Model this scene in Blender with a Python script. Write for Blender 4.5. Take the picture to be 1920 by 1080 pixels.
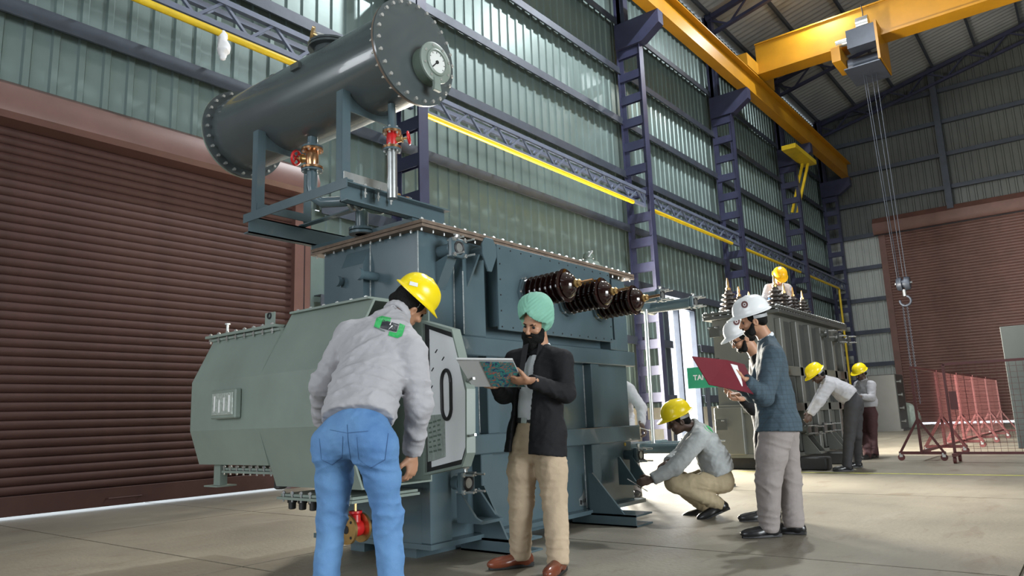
import bpy, math, random
import numpy as np
from mathutils import Vector, Matrix
random.seed(7)
PI = math.pi
for o in list(bpy.data.objects): bpy.data.objects.remove(o)
scene = bpy.context.scene
COL = scene.collection

# ------------------------------------------------------------------ camera
F_PX, YAW, PITCH, ROLL, CAM_H = 1361.6, 0.901768, 0.179565, -0.0372261, 0.95
_cy, _sy, _cp, _sp = math.cos(YAW), math.sin(YAW), math.cos(PITCH), math.sin(PITCH)
FWD = Vector((_sy*_cp, _cy*_cp, _sp)); _rt = Vector((_cy, -_sy, 0)); _up = _rt.cross(FWD)
RGT = _rt*math.cos(ROLL) + _up*math.sin(ROLL); UP = -_rt*math.sin(ROLL) + _up*math.cos(ROLL)
CAM = Vector((0, 0, CAM_H))
cam = bpy.data.cameras.new('camera'); cam.sensor_width = 36; cam.lens = F_PX/1920*36
cam.clip_start = 0.05; cam.clip_end = 300
camo = bpy.data.objects.new('camera', cam); COL.objects.link(camo)
m = Matrix((RGT, UP, -FWD)).transposed().to_4x4(); m.translation = CAM
camo.matrix_world = m; scene.camera = camo

# ------------------------------------------------------------------ colour management, sky, lights
vs = scene.view_settings
vs.view_transform = 'Standard'; vs.look = 'None'; vs.gamma = 1; vs.use_curve_mapping = False
vs.exposure = -0.2
w = bpy.data.worlds.new('world'); scene.world = w; w.use_nodes = True
bg = w.node_tree.nodes['Background']; bg.inputs[0].default_value = (0.80, 0.90, 1.0, 1); bg.inputs[1].default_value = 3.0

def area(name, loc, direction, sx, sy, watts, col=(1, 1, 1)):
    l = bpy.data.lights.new(name, 'AREA'); l.shape = 'RECTANGLE'; l.size = sx; l.size_y = sy
    l.energy = watts; l.color = col
    o = bpy.data.objects.new(name, l); COL.objects.link(o); o.location = loc
    o.rotation_euler = Vector(direction).to_track_quat('-Z', 'Y').to_euler()
    return o
# daylight through the side-wall doorways and window; rear and right are added fill
area('daylight_side_door', (14.2, 10.6, 2.3), (0, -1, 0), 3.6, 4.5, 14500, (1.0, 0.93, 0.80))
area('daylight_far_door', (22.0, 10.6, 2.1), (0, -1, 0), 2.0, 4.2, 320, (1.0, 0.98, 0.93))
area('rear_fill_light', (-13.8, 1.0, 4.0), (1, 0.1, -0.02), 9, 7.5, 1050, (0.95, 0.98, 1.0))  # added soft fill from behind the camera, no known doorway there
area('right_fill_light', (4.5, -15.85, 3.2), (0, 1, 0.0), 8, 6, 3500, (0.93, 0.98, 1.0))  # added fill for the tank's long face, its doorway is invented
area('daylight_side_window', (-5.2, 10.6, 4.1), (0, -1, 0), 3.6, 3.0, 400, (0.93, 0.97, 1.0))

# ------------------------------------------------------------------ materials
MATS = {}
def pm(name, col, rough=0.5, metal=0.0, var=0.15, vscale=3.0, bump=0.0, bscale=40.0, spec=0.5, coat=0.0,
       col2=None, stretch=None, emit=None, trans=0.0, alpha=1.0, fold=0.0, fscale=7.0):
    if name in MATS: return MATS[name]
    mt = bpy.data.materials.new(name); mt.use_nodes = True
    nt = mt.node_tree; b = nt.nodes['Principled BSDF']; N = nt.nodes; L = nt.links
    b.inputs['Roughness'].default_value = rough; b.inputs['Metallic'].default_value = metal
    b.inputs['Specular IOR Level'].default_value = spec; b.inputs['Coat Weight'].default_value = coat
    b.inputs['Transmission Weight'].default_value = trans; b.inputs['Alpha'].default_value = alpha
    tc = N.new('ShaderNodeTexCoord'); mp = N.new('ShaderNodeMapping'); L.new(tc.outputs['Object'], mp.inputs[0])
    if stretch: mp.inputs['Scale'].default_value = stretch
    nz = N.new('ShaderNodeTexNoise'); nz.inputs['Scale'].default_value = vscale; nz.inputs['Detail'].default_value = 6
    nz.inputs['Roughness'].default_value = 0.6
    L.new(mp.outputs[0], nz.inputs['Vector'])
    rp = N.new('ShaderNodeValToRGB'); L.new(nz.outputs['Fac'], rp.inputs[0])
    c2 = col2 or tuple(min(1, c*(1+var)) for c in col); c1 = col if col2 else tuple(c*(1-var) for c in col)
    rp.color_ramp.elements[0].position = 0.32; rp.color_ramp.elements[0].color = (*c1, 1)
    rp.color_ramp.elements[1].position = 0.68; rp.color_ramp.elements[1].color = (*c2, 1)
    L.new(rp.outputs[0], b.inputs['Base Color'])
    if bump > 0:
        n2 = N.new('ShaderNodeTexNoise'); n2.inputs['Scale'].default_value = bscale; n2.inputs['Detail'].default_value = 5
        L.new(mp.outputs[0], n2.inputs['Vector'])
        bp = N.new('ShaderNodeBump'); bp.inputs['Strength'].default_value = bump; bp.inputs['Distance'].default_value = 0.02
        L.new(n2.outputs['Fac'], bp.inputs['Height']); L.new(bp.outputs[0], b.inputs['Normal'])
        if fold > 0:
            n3 = N.new('ShaderNodeTexNoise'); n3.noise_type = 'RIDGED_MULTIFRACTAL'; n3.inputs['Scale'].default_value = fscale; n3.inputs['Detail'].default_value = 2.5
            n3.inputs['Distortion'].default_value = 1.2; m3 = N.new('ShaderNodeMapping'); m3.inputs['Rotation'].default_value = (.5, .4, .2); m3.inputs['Scale'].default_value = (.7, .7, 1.5)
            L.new(tc.outputs['Object'], m3.inputs[0]); L.new(m3.outputs[0], n3.inputs['Vector'])
            b3 = N.new('ShaderNodeBump'); b3.inputs['Strength'].default_value = fold; b3.inputs['Distance'].default_value = 0.03
            L.new(n3.outputs['Fac'], b3.inputs['Height']); L.new(b3.outputs[0], bp.inputs['Normal'])
    if emit:
        b.inputs['Emission Color'].default_value = (*emit[:3], 1); b.inputs['Emission Strength'].default_value = emit[3]
    MATS[name] = mt
    return mt
M_sheet = pm('corrugated_sheet', (0.160, 0.215, 0.205), 0.36, 0.35, 0.12, 0.8, 0.05, 6)
M_sheet_end = pm('corrugated_sheet_grey', (0.090, 0.098, 0.092), 0.45, 0.2, 0.12, 0.8, 0.05, 6)
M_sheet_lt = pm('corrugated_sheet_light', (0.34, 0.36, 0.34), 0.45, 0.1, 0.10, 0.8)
M_roof = pm('roof_sheet', (0.33, 0.34, 0.34), 0.6, 0.0, 0.12, 0.5)
M_girt = pm('girt_steel', (0.055, 0.065, 0.085), 0.45, 0.3, 0.15, 3)
M_navy = pm('navy_paint', (0.033, 0.036, 0.074), 0.42, 0.1, 0.18, 2)
M_yel = pm('crane_yellow', (0.40, 0.185, 0.006), 0.42, 0.0, 0.12, 1.2)
M_yelp = pm('pipe_yellow', (0.62, 0.43, 0.012), 0.4, 0.0, 0.12, 3)
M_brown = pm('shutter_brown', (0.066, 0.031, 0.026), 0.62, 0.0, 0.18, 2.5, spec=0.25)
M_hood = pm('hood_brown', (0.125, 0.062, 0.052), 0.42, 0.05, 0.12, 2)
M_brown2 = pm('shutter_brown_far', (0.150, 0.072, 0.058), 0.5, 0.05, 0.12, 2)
M_dado = pm('cream_plaster', (0.62, 0.57, 0.46), 0.8, 0, 0.10, 2)
M_dark = pm('dark_void', (0.012, 0.012, 0.014), 0.7, 0, 0.1)
M_floor = pm('floor_concrete', (0.145, 0.131, 0.103), 0.40, 0, 0.2, 0.55, 0.15, 30, spec=0.45, col2=(0.265, 0.238, 0.186))
def stain():
    nt = M_floor.node_tree; b = nt.nodes['Principled BSDF']; src = b.inputs['Base Color'].links[0].from_socket
    tc = nt.nodes.new('ShaderNodeTexCoord'); mp = nt.nodes.new('ShaderNodeMapping'); mp.inputs['Scale'].default_value = (0.6, 1.6, 1); nt.links.new(tc.outputs['Object'], mp.inputs[0])
    for sc, lo, hi, c, k in ((2.2, .56, .72, (.13, .095, .062, 1), .75), (7.0, .60, .72, (.10, .085, .065, 1), .6), (1.1, .55, .75, (.30, .28, .235, 1), .5)):
        n = nt.nodes.new('ShaderNodeTexNoise'); n.inputs['Scale'].default_value = sc; n.inputs['Detail'].default_value = 8; n.inputs['Roughness'].default_value = .65; n.inputs['Distortion'].default_value = .6
        nt.links.new(mp.outputs[0], n.inputs['Vector']); r = nt.nodes.new('ShaderNodeValToRGB'); nt.links.new(n.outputs['Fac'], r.inputs[0])
        r.color_ramp.elements[0].position = lo; r.color_ramp.elements[0].color = (0, 0, 0, 1); r.color_ramp.elements[1].position = hi; r.color_ramp.elements[1].color = (k, k, k, 1)
        m = nt.nodes.new('ShaderNodeMix'); m.data_type = 'RGBA'; nt.links.new(r.outputs[0], m.inputs['Factor']); nt.links.new(src, m.inputs[6]); m.inputs[7].default_value = c; src = m.outputs[2]
    nt.links.new(src, b.inputs['Base Color'])
stain()
M_joint = pm('joint_dirt', (0.10, 0.08, 0.055), 0.9, 0, 0.2)
M_lineyel = pm('floor_paint_yellow', (0.42, 0.42, 0.06), 0.6, 0, 0.3, 8)
M_white = pm('white_paint', (0.78, 0.79, 0.78), 0.45, 0, 0.04)
M_steel = pm('galvanised_steel', (0.52, 0.54, 0.54), 0.3, 0.85, 0.15, 8)
M_zinc = pm('zinc_bolt', (0.72, 0.73, 0.72), 0.25, 0.8, 0.1, 12)
M_black = pm('black_rubber', (0.015, 0.015, 0.016), 0.55, 0, 0.1)
M_lamp = pm('lamp_glow', (0.9, 0.95, 1.0), 0.3, 0, 0.0, emit=(0.92, 0.97, 1.0, 40))

# ------------------------------------------------------------------ mesh building
def link(o, parent=None):
    COL.objects.link(o)
    if parent is not None:
        o.parent = parent
        if parent.type == 'EMPTY': o.matrix_parent_inverse = Matrix.Translation(-parent.location)
    return o
def props(o, label=None, cat=None, group=None, kind=None):
    if label: o['label'] = label
    if cat: o['category'] = cat
    if group: o['group'] = group
    if kind: o['kind'] = kind
    return o
def thing(name, loc, label, cat, group=None, kind=None):
    o = bpy.data.objects.new(name, None); o.empty_display_size = 0.2; COL.objects.link(o); o.location = loc
    return props(o, label, cat, group, kind)
def inst(src, parent, loc, rot=None, name=None, scale=None):
    o = bpy.data.objects.new(name or src.name.split('.')[0], src.data if hasattr(src, 'data') else src)
    link(o, parent); o.location = loc
    if rot is not None: o.rotation_euler = rot
    if scale is not None: o.scale = scale
    return o
def frame(d):
    d = Vector(d).normalized()
    a = Vector((0, 0, 1)) if abs(d.z) < 0.9 else Vector((1, 0, 0))
    u = d.cross(a).normalized(); return u, u.cross(d).normalized()*-1, d
class MB:
    def __init__(s): s.v = []; s.f = []
    def add(s, vs_, fs):
        n = len(s.v); s.v += [tuple(v) for v in vs_]; s.f += [tuple(i+n for i in f) for f in fs]; return s
    def box(s, x0, x1, y0, y1, z0, z1):
        return s.add([(x, y, z) for z in (z0, z1) for y in (y0, y1) for x in (x0, x1)],
                     [(0, 2, 3, 1), (4, 5, 7, 6), (0, 1, 5, 4), (2, 6, 7, 3), (0, 4, 6, 2), (1, 3, 7, 5)])
    def obox(s, c, ax, hs):      # oriented box: centre, three axes, half sizes
        c = Vector(c); A = [Vector(a).normalized() for a in ax]
        vs_ = [c + A[0]*hs[0]*i + A[1]*hs[1]*j + A[2]*hs[2]*k for k in (-1, 1) for j in (-1, 1) for i in (-1, 1)]
        return s.add(vs_, [(0, 2, 3, 1), (4, 5, 7, 6), (0, 1, 5, 4), (2, 6, 7, 3), (0, 4, 6, 2), (1, 3, 7, 5)])
    def bar(s, a, b, wd, ht, upv=(0, 0, 1)):
        a = Vector(a); b = Vector(b); d = (b-a); l = d.length; d.normalize()
        u = d.cross(Vector(upv))
        if u.length < 1e-4: u = d.cross(Vector((1, 0, 0)))
        u.normalize(); v = u.cross(d)
        return s.obox((a+b)/2, (d, u, v), (l/2, wd/2, ht/2))
    def cyl(s, a, b, r, r2=None, n=16, caps=True):
        return s.lathe(a, Vector(b)-Vector(a), [(0, r), (1, r if r2 is None else r2)], n, caps, rel=True)
    def lathe(s, o, d, prof, n=16, caps=True, rel=False):
        o = Vector(o); d = Vector(d); l = d.length if rel else 1.0; u, v, dd = frame(d)
        base = len(s.v)
        for t, r in prof:
            for i in range(n):
                a = 2*PI*i/n; s.v.append(tuple(o + dd*(t*l) + (u*math.cos(a)+v*math.sin(a))*r))
        k = len(prof)
        for j in range(k-1):
            for i in range(n):
                i2 = (i+1) % n
                s.f.append((base+j*n+i, base+(j+1)*n+i, base+(j+1)*n+i2, base+j*n+i2))
        if caps:
            s.f.append(tuple(base+i for i in range(n))); s.f.append(tuple(base+(k-1)*n+i for i in reversed(range(n))))
        return s
    def tube(s, pts, r, n=10, caps=True):
        pts = [Vector(p) for p in pts]; base = len(s.v); u = None
        for i, p in enumerate(pts):
            d = (pts[min(i+1, len(pts)-1)]-pts[max(i-1, 0)]).normalized()
            if u is None: u = frame(d)[0]
            u = (u - d*u.dot(d)).normalized(); v = d.cross(u)
            rr = r[i] if isinstance(r, (list, tuple)) else r
            for j in range(n):
                a = 2*PI*j/n; s.v.append(tuple(p+(u*math.cos(a)+v*math.sin(a))*rr))
        for i in range(len(pts)-1):
            for j in range(n):
                j2 = (j+1) % n
                s.f.append((base+i*n+j, base+i*n+j2, base+(i+1)*n+j2, base+(i+1)*n+j))
        if caps:
            s.f.append(tuple(base+j for j in reversed(range(n)))); s.f.append(tuple(base+(len(pts)-1)*n+j for j in range(n)))
        return s
    def prism(s, poly, d):       # planar polygon (3D points) extruded by vector d
        n = len(poly); P = [Vector(p) for p in poly]; d = Vector(d)
        return s.add(P+[p+d for p in P], [tuple(reversed(range(n))), tuple(range(n, 2*n))] +
                     [(i, (i+1) % n, n+(i+1) % n, n+i) for i in range(n)])
    def torus(s, c, d, R, r, n=24, k=8):
        u, v, dd = frame(d); c = Vector(c); base = len(s.v)
        for i in range(n):
            a = 2*PI*i/n; e = u*math.cos(a)+v*math.sin(a)
            for j in range(k):
                b = 2*PI*j/k; s.v.append(tuple(c+e*(R+r*math.cos(b))+dd*(r*math.sin(b))))
        for i in range(n):
            for j in range(k):
                s.f.append((base+i*k+j, base+((i+1) % n)*k+j, base+((i+1) % n)*k+(j+1) % k, base+i*k+(j+1) % k))
        return s
    def mesh(s, name, mat, smooth=40, bevel=0):
        me = bpy.data.meshes.new(name); me.from_pydata(s.v, [], s.f)
        me.materials.append(mat)
        if smooth:
            me.polygons.foreach_set('use_smooth', [True]*len(me.polygons)); me.update()
            me.set_sharp_from_angle(angle=math.radians(smooth))
        me.update(); return me
    def build(s, name, mat, parent=None, smooth=40, bevel=0.0, seg=2):
        o = bpy.data.objects.new(name, s.mesh(name, mat, smooth))
        # outward normals
        import bmesh
        bm = bmesh.new(); bm.from_mesh(o.data); bmesh.ops.recalc_face_normals(bm, faces=bm.faces)
        if bevel > 0:
            eds = [e for e in bm.edges if len(e.link_faces) == 2 and e.calc_face_angle(0) > 0.6]
            bmesh.ops.bevel(bm, geom=eds, offset=bevel, segments=1, affect='EDGES', clamp_overlap=True)
            for f in bm.faces: f.smooth = False
        bm.to_mesh(o.data); bm.free()
        if smooth: o.data.set_sharp_from_angle(angle=math.radians(smooth))
        return link(o, parent)
def at(x, y, depth):            # 3-D point that lies `depth` metres in front of the photographer along picture ray (x, y)
    return CAM + (FWD + RGT*((x-960)/F_PX) - UP*((y-540)/F_PX))*depth

# ------------------------------------------------------------------ building shell
YW, XE, XB, YR = 10.40, 41.0, -14.0, -16.0
def struct(name, mb, mat, smooth=0): return props(mb.build(name, mat, None, smooth), kind='structure')
# floor: bed with recessed joints and cast slabs
fl = MB(); fl.box(XB, XE, YR, YW+0.3, -0.30, -0.012); floor = struct('floor', fl, M_joint)
xs = [XB, -9.0, -4.2, 0.3, 3.0, 5.0, 8.90, 14.0, 19.0, 24.0, 30.0, 36.0, XE]
ys = [YR, -9.0, -4.0, 0.48, 4.9, 8.0, YW+0.3]
rnd = random.Random(3)
for i in range(len(xs)-1):
    for j in range(len(ys)-1):
        g = 0.010
        MB().box(xs[i]+g, xs[i+1]-g, ys[j]+g, ys[j+1]-g, -0.05, 0.0).build('floor_slab', M_floor, floor, 0)
MB().box(11.62, 11.70, -6, 4.9, 0.0005, 0.002).build('yellow_line', M_lineyel, floor, 0)

PITCH_R = 0.33
def sheet_mesh(L, z0, z1, name, mat, thick=0.035):
    """corrugated sheet along +x of length L, ribs standing towards -y"""
    pts = [(0, 0)]; x = 0.06
    while x + 0.14 < L:
        pts += [(x, 0), (x+0.022, -thick), (x+0.098, -thick), (x+0.12, 0)]; x += PITCH_R
    pts.append((L, 0))
    mb = MB(); n = len(pts)
    mb.add([(px, py, z) for z in (z0, z1) for px, py in pts], [(i, i+1, n+i+1, n+i) for i in range(n-1)])
    return mb.mesh(name, mat, 0)
GZ = [1.40, 3.08, 4.75, 6.42, 8.10, 9.80, 11.47, 13.13, 14.75]
wall_left = struct('wall_left', MB().box(XB, -1.7, YW, YW+0.12, 0, 1.15).box(7.45, 12.3, YW, YW+0.12, 0, 1.15)
                   .box(16.1, 20.95, YW, YW+0.12, 0, 1.15).box(23.0, XE, YW, YW+0.12, 0, 1.15), M_dado)
def wall_sheet(x0, x1, z0, z1, mat=M_sheet):
    o = bpy.data.objects.new('wall_sheet', sheet_mesh(x1-x0, z0, z1, 'wall_sheet', mat)); link(o, wall_left)
    o.location = (x0, YW+0.04, 0)
tiers = [1.15] + GZ[1:] + [16.5]
COLX = [9.37, 18.70, 25.83, 33.50, 40.25]
bays = [XB, -1.7, 9.37, 18.70, 25.83, 33.50, XE]
for i in range(len(bays)-1):
    for k in range(len(tiers)-1):
        x0, x1, z0, z1 = bays[i], bays[i+1], tiers[k], tiers[k+1]
        segs = [(x0, x1)]
        if i == 0 and 3.0 < z0 < 5.0: segs = [(x0, -7.0), (-3.4, x1)]
        if i == 1 and z0 < 5.3:
            if z1 <= 5.0: segs = [(7.45, x1)]
        if i == 2 and z0 < 4.7: segs = [(x0, 12.3), (16.1, x1)]
        if i == 3 and z0 < 4.3: segs = [(x0, 20.95), (23.0, x1)]
        for a, b in segs:
            wall_sheet(a, b, z0, z1)
def girt(x0, x1, z):
    mb = MB(); mb.box(x0, x1, YW-0.20, YW-0.19, z-0.12, z+0.12).box(x0, x1, YW-0.19, YW-0.006, z+0.105, z+0.12).box(x0, x1, YW-0.24, YW-0.19, z-0.12, z-0.108)
    mb.build('girt', M_girt, wall_left, 0)
for z in GZ:
    for i in range(len(bays)-1):
        segs = [(bays[i], bays[i+1])]
        if i == 0 and 3.2 < z < 6.0: segs = [(bays[0], -7.0), (-3.4, bays[1])]
        if i == 1 and z < 5.3: segs = [(7.6, bays[2])]
        if i == 2 and z < 4.7: segs = [(bays[2], 12.3), (16.1, bays[3])]
        if i == 3 and z < 4.4: segs = [(bays[3], 20.95), (23.0, bays[4])]
        for a, b in segs: girt(a, b, z)
# door openings in the side wall
def portal(name, x0, x1, z1, mull):
    mb = MB()
    for x in [x0, x1]+mull: mb.box(x-0.05, x+0.05, YW-0.08, YW+0.10, 0, z1)
    mb.box(x0, x1, YW-0.08, YW+0.10, z1-0.06, z1+0.06)
    struct(name, mb, M_girt)
mbw = MB()
for x in (-7.0, -5.8, -4.6, -3.4): mbw.box(x-.04, x+.04, YW-.06, YW+.08, 3.08, 6.42)
for z in (3.1, 6.4): mbw.box(-7.0, -3.4, YW-.06, YW+.08, z-.05, z+.05)
struct('window_1', mbw, M_girt)
portal('door_3', 12.3, 16.1, 4.75, [])
portal('door_4', 20.95, 23.0, 4.40, [21.75])

# end wall
wall_end = struct('wall_end', MB().box(XE, XE+0.12, 7.85, YW+0.3, 0, 1.25).box(XE, XE+0.12, YR, -4.2, 0, 1.25), M_dado)
ez = [1.25, 3.08, 4.75, 6.42, 8.10, 9.80, 11.55, 13.25, 14.95, 16.6]
def roof_z(y): return 16.45 + 0.235*(YW-y) if y > -2.6 else 16.45+0.235*(YW+2.6) - 0.235*(-2.6-y)
ecx = [YW+0.05, 4.43, -2.0, -9, YR]
for k in range(len(ez)):
    for j in range(len(ecx)-1):
        z0 = ez[k]; z1 = ez[k+1] if k+1 < len(ez) else 19.6
        a, b = ecx[j], ecx[j+1]
        if z1 <= 9.9:
            if j == 0: b = 7.85
            elif j == 1: continue
            elif j == 2: a = -4.2
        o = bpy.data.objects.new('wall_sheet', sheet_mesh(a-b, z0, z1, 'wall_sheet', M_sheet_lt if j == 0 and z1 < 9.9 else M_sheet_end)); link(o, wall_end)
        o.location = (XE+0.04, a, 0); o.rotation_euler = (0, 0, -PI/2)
for z in ez[1:]:
    for a, b in ([(YW, 7.85), (-4.2, YR)] if z < 9.7 else [(YW, YR)]):
        MB().box(XE-0.20, XE-0.005, b, a, z-0.10, z+0.10).build('girt', M_girt, wall_end, 0)
for y in (4.43, -2.0, -9):
    MB().box(XE-0.45, XE-0.25, y-0.14, y+0.14, 10.4 if y > -4 else 0, roof_z(y)).build('end_post', M_girt, wall_end, 0)
# closing walls behind the photographer
wr = struct('wall_right', MB().box(XB, 0.4, YR-0.1, YR, 0, 16.5).box(8.6, XE, YR-0.1, YR, 0, 16.5).box(0.4, 8.6, YR-0.1, YR, 6.3, 16.5), M_sheet_end)
wb = struct('wall_back', MB().box(XB-0.1, XB, 5.6, YW, 0, 16.5).box(XB-0.1, XB, YR, -3.6, 0, 16.5).box(XB-0.1, XB, -3.6, 5.6, 7.9, 19.0), M_sheet_end)
# roof
ceiling = struct('ceiling', MB().bar((XB, -2.6, roof_z(-2.6)+0.12), (XE, -2.6, roof_z(-2.6)+0.12), 0.6, 0.06), M_roof)
RX = [XB, -7.5, 0.9, 9.37, 18.70, 25.83, 33.50, XE]
for i in range(len(RX)-1):
    for (ya, yb) in ((YW+0.3, 4.0), (4.0, -2.6), (-2.6, -9.0), (-9.0, YR-0.1)):
        mb = MB(); x0, x1 = RX[i], RX[i+1]; nn = int((x1-x0)/0.33)
        vs_ = []
        for (y) in (ya, yb):
            for q in range(nn*2+1):
                vs_.append((x0+(x1-x0)*q/(nn*2), y, roof_z(y)+0.08+(0.03 if q % 2 else 0)))
        kk = nn*2+1
        mb.add(vs_, [(q, q+1, kk+q+1, kk+q) for q in range(kk-1)])
        mb.build('roof_sheet', M_roof, ceiling, 0)
y = YW-0.4
while y > YR:
    if abs(y+2.6) > 0.5:
        MB().box(XB, XE, y-0.04, y+0.04, roof_z(y)-0.14, roof_z(y)+0.06).build('purlin', M_girt, ceiling, 0)
    y -= 1.9
for x in RX[1:-1]+[XE-0.5]:
    for (ya, yb) in ((YW-0.3, -2.6), (-2.6, YR+0.3)):
        MB().bar((x, ya, roof_z(ya)-0.25), (x, yb, roof_z(yb)-0.25), 0.2, 0.18).build('rafter', M_navy, ceiling, 0)
        MB().bar((x, ya, roof_z(ya)-0.95), (x, yb, roof_z(yb)-1.05), 0.16, 0.12).build('rafter', M_navy, ceiling, 0)
        n = 7
        for q in range(n):
            t0 = q/n; t1 = (q+.5)/n; t2 = (q+1)/n
            P = lambda t, dz: (x, ya+(yb-ya)*t, roof_z(ya+(yb-ya)*t)-dz)
            mb = MB(); mb.bar(P(t0, .25), P(t1, .97), .07, .07).bar(P(t1, .97), P(t2, .25), .07, .07); mb.build('web_bar', M_navy, ceiling, 0)

# roller shutter in the side wall (left of the picture)
door_1 = struct('door_1', MB().box(-1.7, -1.5, YW-0.12, YW+0.06, 0, 5.4).box(7.12, 7.30, YW-0.12, YW+0.06, 0, 5.0)
                .box(7.34, 7.45, YW-0.10, YW+0.06, 0, 5.0), M_hood)
p = 0.112; nsl = 42
sl = MB(); nseg = 7
prof = [(YW-0.02-0.018*math.sin(PI*q/nseg)**0.8, 0.012+(p-0.020)*q/nseg) for q in range(nseg+1)]
prof = [(YW-0.005, 0.0)] + prof + [(YW-0.005, p-0.002)]
k = len(prof)
sl.add([(x, yy, zz) for x in (-1.55, 7.15) for yy, zz in prof], [(i, i+1, k+i+1, k+i) for i in range(k-1)])
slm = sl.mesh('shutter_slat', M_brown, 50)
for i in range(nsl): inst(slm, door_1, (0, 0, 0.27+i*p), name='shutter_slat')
MB().box(-1.55, 7.15, YW+0.012, YW+0.02, 0.06, 5.0).build('slat_light_block', M_dark, door_1, 0)  # added unseen sheet, stops light leaking between the slats
MB().box(-1.55, 7.15, YW-0.05, YW+0.0, 0.03, 0.265).build('bottom_rail', M_brown, door_1, 0, 0.006)
MB().tube([(4.35, YW-0.05, 0.13), (4.35, YW-0.11, 0.13), (4.78, YW-0.11, 0.13), (4.78, YW-0.05, 0.13)], 0.012, 6).build('handle', M_brown, door_1)
hp = [(YW+0.02, 5.42), (YW-0.16, 5.41), (YW-0.34, 5.30), (YW-0.42, 5.10), (YW-0.40, 4.93), (YW-0.34, 4.86), (YW+0.02, 4.86)]
MB().prism([(-1.75, a, b) for a, b in hp], (9.15, 0, 0)).build('hood', M_hood, door_1, 30)
# roller shutter in the end wall
d2 = MB(); zz = 0.22; pts = []
while zz < 9.9: pts += [(XE-0.02, zz), (XE-0.055, zz+0.03), (XE-0.055, zz+0.10), (XE-0.02, zz+0.13)]; zz += 0.14
k = len(pts); d2.add([(a, yy, b) for yy in (7.85, -4.2) for a, b in pts], [(i, i+1, k+i+1, k+i) for i in range(k-1)])
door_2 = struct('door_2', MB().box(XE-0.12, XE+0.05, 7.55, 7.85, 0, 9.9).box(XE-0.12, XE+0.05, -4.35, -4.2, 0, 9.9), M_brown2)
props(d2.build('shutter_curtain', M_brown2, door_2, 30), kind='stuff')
MB().box(XE-0.06, XE, -4.2, 7.85, 0.09, 0.24).build('bottom_rail', M_brown2, door_2, 0)
MB().prism([(XE+0.02, 8.0, 10.65), (XE-0.25, 8.0, 10.6), (XE-0.5, 8.0, 10.3), (XE-0.5, 8.0, 9.9), (XE-0.4, 8.0, 9.72), (XE+0.02, 8.0, 9.72)], (0, -12.4, 0)).build('hood', M_brown2, door_2, 30)

# laced columns with crane brackets
YI, YO = 9.43, 10.22
clab = ['blue battened steel column right behind the conservator cylinder', 'blue battened steel column above the brown bushings of the front transformer',
        'blue battened steel column left of the worker crouching high on the far transformer', 'dim battened steel column behind the yellow strut under the runway beam',
        'dark battened corner column beside the far brown shutter']
for x, lb in zip(COLX, clab):
    t = thing('steel_column', (x, (YI+YO)/2, 0), lb, 'column', 'battened columns along the corrugated side wall')
    hw = 0.125
    mb = MB(); mb.box(x-hw, x+hw, YI, YI+0.018, 0, 12.25).box(x-0.01, x+0.01, YI+.018, YI+0.16, 0, 12.25); mb.build('inner_flange', M_navy, t, 0)
    mb = MB(); mb.box(x-hw, x+hw, YO, YO-0.018, 0, 16.4).box(x-0.01, x+0.01, YO-.018, YO-0.16, 0, 16.4); mb.build('outer_flange', M_navy, t, 0)
    z = 0.55
    while z < 12.1:
        MB().box(x-0.06, x-0.045, YI+0.018, YO-0.018, z, z+0.26).box(x+0.045, x+0.06, YI+0.018, YO-0.018, z, z+0.26).build('batten', M_navy, t, 0); z += 0.75
    mb = MB(); mb.prism([(x-0.16, YO, 12.1), (x-0.16, YI-0.12, 12.1), (x-0.16, YI-0.72, 12.5), (x-0.16, YI-0.72, 12.93), (x-0.16, YO, 12.93)], (0.32, 0, 0)); mb.build('crane_bracket', M_navy, t, 0)
    MB().box(x-0.13, x+0.13, 9.86, 9.88, 12.93, 16.5).box(x-0.01, x+0.01, 9.88, 10.18, 12.93, 16.5).build('upper_post', M_navy, t, 0)
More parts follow.
